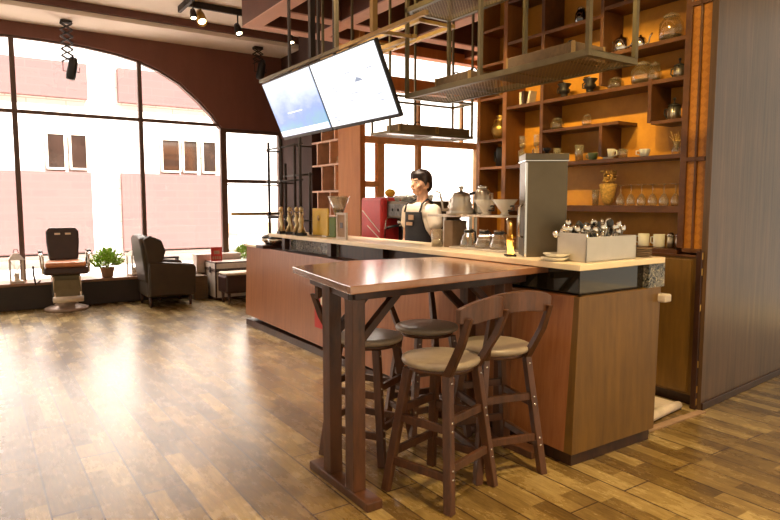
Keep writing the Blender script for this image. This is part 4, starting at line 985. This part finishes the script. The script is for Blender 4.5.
MB().tube([(-.30, -.05, .42), (-.36, -.08, .38), (-.38, -.1, .52), (-.38, -.1, .62)], .012, 8).build('lever', M['iron_dark'], bcx)

# wing armchair seen from behind and the side
ac = thing('wing_armchair', 'dark olive leather wing armchair by the window', 'armchair', (2.28, 9.22, 0), math.radians(90)); ac.scale = (.9, .88, .96)
mb = MB(); mb.prism([(-.31, .34), (.31, .34), (.31, -.36), (-.31, -.36)], .14, .40); mb.build('seat_base', M['armchair'], ac, bevel=.03)
mb = MB(); mb.prism([(-.25, .24), (.25, .24), (.25, -.38), (-.25, -.38)], .40, .50); mb.build('seat_cushion', M['armchair'], ac, bevel=.03)
Rb = Matrix.Translation((0, .30, .36)) @ Matrix.Rotation(-.14, 4, 'X')
mb = MB(); mb.prism([(-.30, 0), (.30, 0), (.34, .5), (.30, .66), (.15, .70), (-.15, .70), (-.30, .66), (-.34, .5)], -.06, .06, mtx=Rb @ Matrix.Rotation(PI/2, 4, 'X')); mb.build('backrest', M['armchair'], ac, bevel=.03)
for s_ in (-1, 1):
    mb = MB(); mtx = Matrix.Translation((s_*.35, 0, 0)) @ Matrix.Rotation(PI/2, 4, 'Y') @ Matrix.Rotation(PI/2, 4, 'Z')
    mb = MB(); poly = [(.34, .16), (-.38, .16), (-.40, .56), (-.36, .62), (.10, .66), (.34, .66)]
    vs = [(s_*.31, y, z) for y, z in poly]+[(s_*.41, y, z) for y, z in poly]; k = len(poly)
    fs = [tuple(range(k)), tuple(range(k, 2*k))[::-1]]+[(i, (i+1) % k, (i+1) % k+k, i+k) for i in range(k)]
    mb.add(vs, fs).build('armrest', M['armchair'], ac, bevel=.03)
    poly = [(.34, .60), (.12, .64), (.06, .82), (.12, .98), (.30, 1.05), (.40, 1.0)]
    vs = [(s_*.31, y, z) for y, z in poly]+[(s_*.37, y, z) for y, z in poly]; k = len(poly)
    fs = [tuple(range(k)), tuple(range(k, 2*k))[::-1]]+[(i, (i+1) % k, (i+1) % k+k, i+k) for i in range(k)]
    MB().add(vs, fs).build('wing', M['armchair'], ac, bevel=.025)
    for y in (-.32, .30): MB().lathe([(0, 0), (.018, 0), (.03, .14), (0, .14)], (s_*.30, y, 0), 10).build('leg', M['dark_wood'], ac)

def lantern(label, loc, s=1.0, rz=0):
    t = thing('lantern', label, 'lantern', loc, rz, 'white lanterns on the window sill')
    a = .08*s; h_ = .30*s
    MB().box(-a, a, -a, a, 0, .025*s).build('base', M['white_metal'], t, bevel=.003)
    for sx in (-1, 1):
        for sy in (-1, 1): MB().box(sx*(a-.008)-.008, sx*(a-.008)+.008, sy*(a-.008)-.008, sy*(a-.008)+.008, .025*s, h_).build('post', M['white_metal'], t)
    mb = MB()
    for y in (-a+.004,): mb.bar((-a, y, .03*s), (a, y, h_), .007); mb.bar((a, y, .03*s), (-a, y, h_), .007)
    mb.build('cross_bars', M['white_metal'], t)
    MB().box(-a+.012, a-.012, -a+.01, -a+.012, .025, h_).build('pane', M['glass'], t)
    mb = MB(); mb.add([(-a-.015, -a-.015, h_), (a+.015, -a-.015, h_), (a+.015, a+.015, h_), (-a-.015, a+.015, h_), (-.03*s, -.03*s, h_+.08*s), (.03*s, -.03*s, h_+.08*s), (.03*s, .03*s, h_+.08*s), (-.03*s, .03*s, h_+.08*s)], [(0, 3, 2, 1), (4, 5, 6, 7), (0, 1, 5, 4), (1, 2, 6, 5), (2, 3, 7, 6), (3, 0, 4, 7)]); mb.build('roof', M['white_metal'], t)
    MB().tube([(-.03*s, 0, h_+.08*s), (-.02*s, 0, h_+.13*s), (.02*s, 0, h_+.13*s), (.03*s, 0, h_+.08*s)], .005).build('ring', M['iron_dark'], t)
    MB().lathe([(0, .025*s), (.03*s, .025*s), (.03*s, .12*s), (0, .12*s)], seg=14).build('candle', M['white_cloth'], t)
lantern('white lantern on the sill left of the barber chair', (.48, 9.82, .37), 1.05)
lantern('white lantern on the sill just left of the armchair', (2.0, 9.85, .37), 1.0, .3)
# plants
def plant(label, loc, r, h_, n_, seedv, flowers=0, name='potted_plant'):
    rnd = random.Random(seedv)
    t = thing(name, label, 'plant', loc)
    MB().lathe([(0, 0), (.07, 0), (.10, .13), (.11, .14), (.10, .145), (.09, .13), (0, .12)], seg=20).build('pot', M['terracotta'], t)
    mb = MB(); fb = MB()
    for i in range(n_):
        a = rnd.random()*2*PI; e = rnd.uniform(.1, 1.45); rr = rnd.uniform(.45, 1)
        c = Vector((math.cos(a)*math.cos(e)*r*rr, math.sin(a)*math.cos(e)*r*rr, .15+math.sin(e)*(h_-.15)*rr))
        d = (c-Vector((0, 0, .14))).normalized()+Vector((rnd.uniform(-.5, .5), rnd.uniform(-.5, .5), rnd.uniform(-.3, .5))); d.normalize()
        sd = d.cross(Vector((rnd.random()-.5, rnd.random()-.5, rnd.random()))).normalized(); ln = rnd.uniform(.035, .06)
        nn = d.cross(sd)*.008
        mb.add([c-d*ln*.4, c+sd*ln*.32+nn, c+d*ln, c-sd*ln*.32+nn], [(0, 1, 2, 3)])
        if flowers and rnd.random() < flowers: fb.ball(c+d*.02, .011, 6, 4)
    mb.build('leaves', M['leaf'], t, weld=False)
    if flowers: fb.build('flowers', M['flower'], t, weld=False)['kind'] = 'stuff'
    sb = MB()
    for i in range(8): a = i*.8; sb.tube([(0, 0, .12), (r*.3*math.cos(a), r*.3*math.sin(a), h_*.6), (r*.6*math.cos(a), r*.6*math.sin(a), h_*.8)], .004, 5)
    sb.build('stems', M['leaf'], t)
plant('green bushy potted plant with cream flowers on the sill beside the barber chair', (1.62, 9.83, .37), .24, .42, 620, 3, .12)
plant('green plant behind the white trunk beside the bar end', (3.72, 9.84, .37), .17, .42, 260, 9, .05)
# trunk and friends
tr = thing('trunk', 'white metal bound travel trunk behind the bar end', 'trunk', (2.98, 9.08, 0), math.radians(0))
MB().box(0, .9, 0, .48, .02, .44).build('body', M['white_metal'], tr, bevel=.006)
MB().box(-.004, .904, -.004, .484, .45, .56).build('lid', M['white_metal'], tr, bevel=.006)
mb = MB()
for x in (-.008, .888):
    for y in (-.008, .468): mb.box(x, x+.02, y, y+.02, .02, .57)
for z in (.02, .43, .452, .55):
    mb.box(-.007, .907, -.007, .0, z, z+.018); mb.box(-.007, .0, .0, .48, z, z+.018)
mb.build('edge_binding', M['dark_wood'], tr)
MB().box(-.014, -.004, .20, .27, .40, .49).build('lock', M['iron_dark'], tr)
tg = thing('crate', 'pale wooden crate behind the trunk lid', 'crate', (2.86, 9.60, .375)); MB().box(0, .7, 0, .2, 0, .26).build('body', M['white_metal'], tg, bevel=.004); MB().box(-.01, .71, -.01, .21, .26, .28).build('lid', M['white_metal'], tg, bevel=.003)
sb_ = tag(MB().box(2.72, 2.93, 9.3, 9.66, 0, .36).build('storage_box', M['crate'], bevel=.006), 'low brown wooden box between the armchair and the trunk', 'box')
tag(MB().box(0, .17, 0, .01, 0, .21).build('card_sign', M['red_print'], loc=(2.99, 9.30, .568)), 'small red card sign standing on the trunk', 'sign')
mb = MB()
for i in range(4): mb.box(.02+.035*i, .042+.035*i, -.003, .0, .03, .075)
mb.box(.04, .13, -.003, 0, .11, .16); mb.build('print', M['terracotta'], bpy.data.objects['card_sign'])
ot = thing('ottoman', 'dark leather ottoman bench in front of the trunk', 'ottoman', (2.95, 8.55, 0))
MB().box(0, .75, 0, .36, .16, .42).build('seat', M['leather'], ot, bevel=.03)
MB().box(.01, .74, .01, .35, .42, .455).build('cushion', M['white_cloth'], ot, bevel=.015)
for x in (.06, .69):
    for y in (.05, .31): MB().lathe([(0, 0), (.015, 0), (.025, .16), (0, .16)], (x, y, 0), 10).build('leg', M['dark_wood'], ot)
stb = thing('side_table', 'small dark side table behind the armchair', 'table', (2.42, 9.60, 0), 0)
MB().box(-.16, .16, -.06, .06, .62, .65).build('tabletop', M['dark_wood'], stb, bevel=.004)
for x in (-.14, .14):
    for y in (-.045, .045): MB().box(x-.012, x+.012, y-.012, y+.012, .0, .62).build('leg', M['dark_wood'], stb)

# cloth roll and threshold
mb = MB(); mb.tube([(3.50, 2.36, .035), (3.7, 2.37, .04), (3.9, 2.40, .036), (4.07, 2.41, .034)], [.030, .036, .034, .028], 12)
tag(mb.build('cloth_roll', M['white_cloth']), 'rolled white cloth lying across the gap between bar and partition', 'cloth')
tag(MB().box(3.50, 4.16, 2.26, 2.31, 0, .012).build('threshold_strip', M['terracotta'], bevel=.003), 'pale threshold strip in front of the white cloth roll', 'threshold strip')
tag(MB().box(3.56, 4.18, 2.5, 3.1, 0, .01).build('floor_mat', M['white_cloth']), 'pale floor mat in the walkway behind the bar end', 'mat')

# ------------------------------------------------------------------ ceiling lamps
def spot(name, loc, target, power, col, size=1.0, blend=.6, rad=.06):
    l = bpy.data.lights.new(name, 'SPOT'); l.energy = power; l.color = col; l.spot_size = size; l.spot_blend = blend; l.shadow_soft_size = rad
    o = bpy.data.objects.new(name, l); COL.objects.link(o); o.location = loc
    o.rotation_euler = (Vector(target)-Vector(loc)).to_track_quat('-Z', 'Y').to_euler(); return o
def track_spot(label, loc, aim, power=60, col=(1, .72, .42), s=1.0, drop=.10, ang=1.0, mat='iron_dark'):
    t = thing('track_spotlight', label, 'spotlight', loc, 0, 'track spotlights'); p = Vector((0, 0, -drop))
    MB().tube([(0, 0, 0), (0, 0, -drop)], .008*s, 8).build('stem', M[mat], t)
    d = (Vector(aim)-(Vector(loc)+p)).normalized(); q = d.to_track_quat('Z', 'Y').to_matrix().to_4x4()
    mx = Matrix.Translation(p) @ q
    MB().lathe([(0, -.06*s), (.03*s, -.06*s), (.038*s, -.02*s), (.042*s, .08*s), (.038*s, .08*s), (.034*s, .05*s), (0, .05*s)], mtx=mx).build('lamp_head', M[mat], t)
    MB().lathe([(0, .055*s), (.033*s, .055*s), (.033*s, .06*s), (0, .066*s)], mtx=mx).build('bulb', M['lamp'], t)
    if power:
        o = spot('spot_light', tuple(Vector(loc)+p+d*.1), aim, power, col, ang)
    return t
trk = thing('light_track', 'black ceiling light track near the brown beam frame', 'light track', (2.42, 8.3, 4.0))
MB().box(0, 1.55, 0, .04, -.03, .05).build('rail', M['iron_dark'], trk); MB().box(0, .04, -.6, .35, -.03, .05).build('rail', M['iron_dark'], trk)
track_spot('brass track spotlight at the left corner of the ceiling track', (2.62, 8.32, 3.97), (2.5, 6.0, 1.0), 25, s=1.5, mat='brass')
track_spot('glowing track spotlight just below the brass one', (2.44, 8.05, 3.97), (2.2, 6.0, .0), 25, s=1.0, drop=.16)
track_spot('black track spotlight hanging from the middle of the ceiling track', (3.12, 8.32, 3.97), (3.2, 6.4, .6), 25, s=1.2, drop=.18)
track_spot('track spotlight right of the others, seen above the left television', (3.90, 8.32, 3.97), (3.6, 6.5, .6), 25, s=1.0, drop=.20)
def scissor(label, x, y, z, n_, lamp_aim, sc=1.0):
    t = thing('scissor_arm_lamp', label, 'lamp', (x, y, z), 0, 'folding arm lamps by the windows')
    MB().box(-.07, .07, -.05, .05, -.03, 0).build('ceiling_mount', M['iron_dark'], t, bevel=.004)
    mb = MB(); hh = .085*sc; wd_ = .075
    for i in range(n_):
        z0 = -.03-hh*i
        for yy in (-.03, .03):
            mb.bar((-wd_, yy, z0), (wd_, yy, z0-hh), .012, .014, (0, 1, 0)); mb.bar((wd_, yy, z0), (-wd_, yy, z0-hh), .012, .014, (0, 1, 0))
    mb.build('scissor_arm', M['iron_dark'], t)
    zb = -.03-hh*n_
    mx = Matrix.Translation((.05, 0, zb-.08)) @ Matrix.Rotation(.2, 4, 'Y')
    MB().lathe([(0, .15), (.04, .15), (.06, .08), (.065, -.10), (.055, -.15), (0, -.15)], mtx=mx, seg=20).build('lamp_head', M['black'], t)
    MB().tube([(-.06, 0, zb+.05), (-.06, 0, zb-.12), (.14, 0, zb-.12), (.14, 0, zb-.06)], .007, 6).build('yoke', M['iron_dark'], t)
    return t
scissor('scissor arm studio lamp hanging in front of the arched window', 1.19, 9.55, 3.88, 6, 0)
scissor('scissor arm studio lamp hanging by the left television', 3.86, 9.45, 3.88, 3, 0, .9)
# downlights: fixtures with their own light
def downlight(label, loc, power, col, aim=None, ang=1.9):
    t = thing('downlight', label, 'downlight', loc, 0, 'recessed downlights')
    MB().lathe([(.05, 0), (.07, 0), (.07, -.012), (.05, -.012)], seg=20).build('rim', M['iron_dark'], t)
    MB().lathe([(0, -.004), (.05, -.004), (.05, -.008), (0, -.008)], seg=20).build('bulb', M['lamp'], t)
    a = aim or (loc[0], loc[1], 0)
    spot('down_light', (loc[0], loc[1], loc[2]-.03), a, power, col, ang, .8, .08)
WARM = (1, .74, .27)
downlight('downlight aimed at the wall shelf, nearest the partition', (1.6, 1.9, 4.04), 400, WARM, (4.4, 2.9, 2.0), .75)
downlight('downlight aimed at the middle of the wall shelf', (1.6, 3.1, 4.04), 400, WARM, (4.4, 3.6, 2.0), .75)
downlight('downlight aimed at the left bay of the wall shelf', (1.6, 4.3, 4.04), 320, WARM, (4.4, 4.4, 2.0), .6)
downlight('downlight over the open floor right of the bar end', (2.2, .3, 4.04), 300, (1, .72, .28), (3.4, 1.2, 0), 1.5)
downlight('downlight over the near end of the bar', (2.35, 1.5, 4.04), 160, (1, .72, .42), (2.4, 2.3, .7), 1.3)
downlight('added fill lamp aimed at the barista', (2.1, 4.0, 4.04), 480, (1, .80, .6), (3.35, 4.5, 1.4), .55)  # unseen ceiling lamp added to brighten the barista
downlight('added fill lamp aimed at the dripper stand', (2.0, 2.6, 4.04), 240, (1, .80, .55), (3.0, 3.2, 1.2), .5)  # extra lamp out of view, added to lift the backlit drippers
downlight('downlight over the long bar', (2.2, 5.0, 4.04), 200, (1, .74, .5), (2.7, 4.4, .9), 1.6)
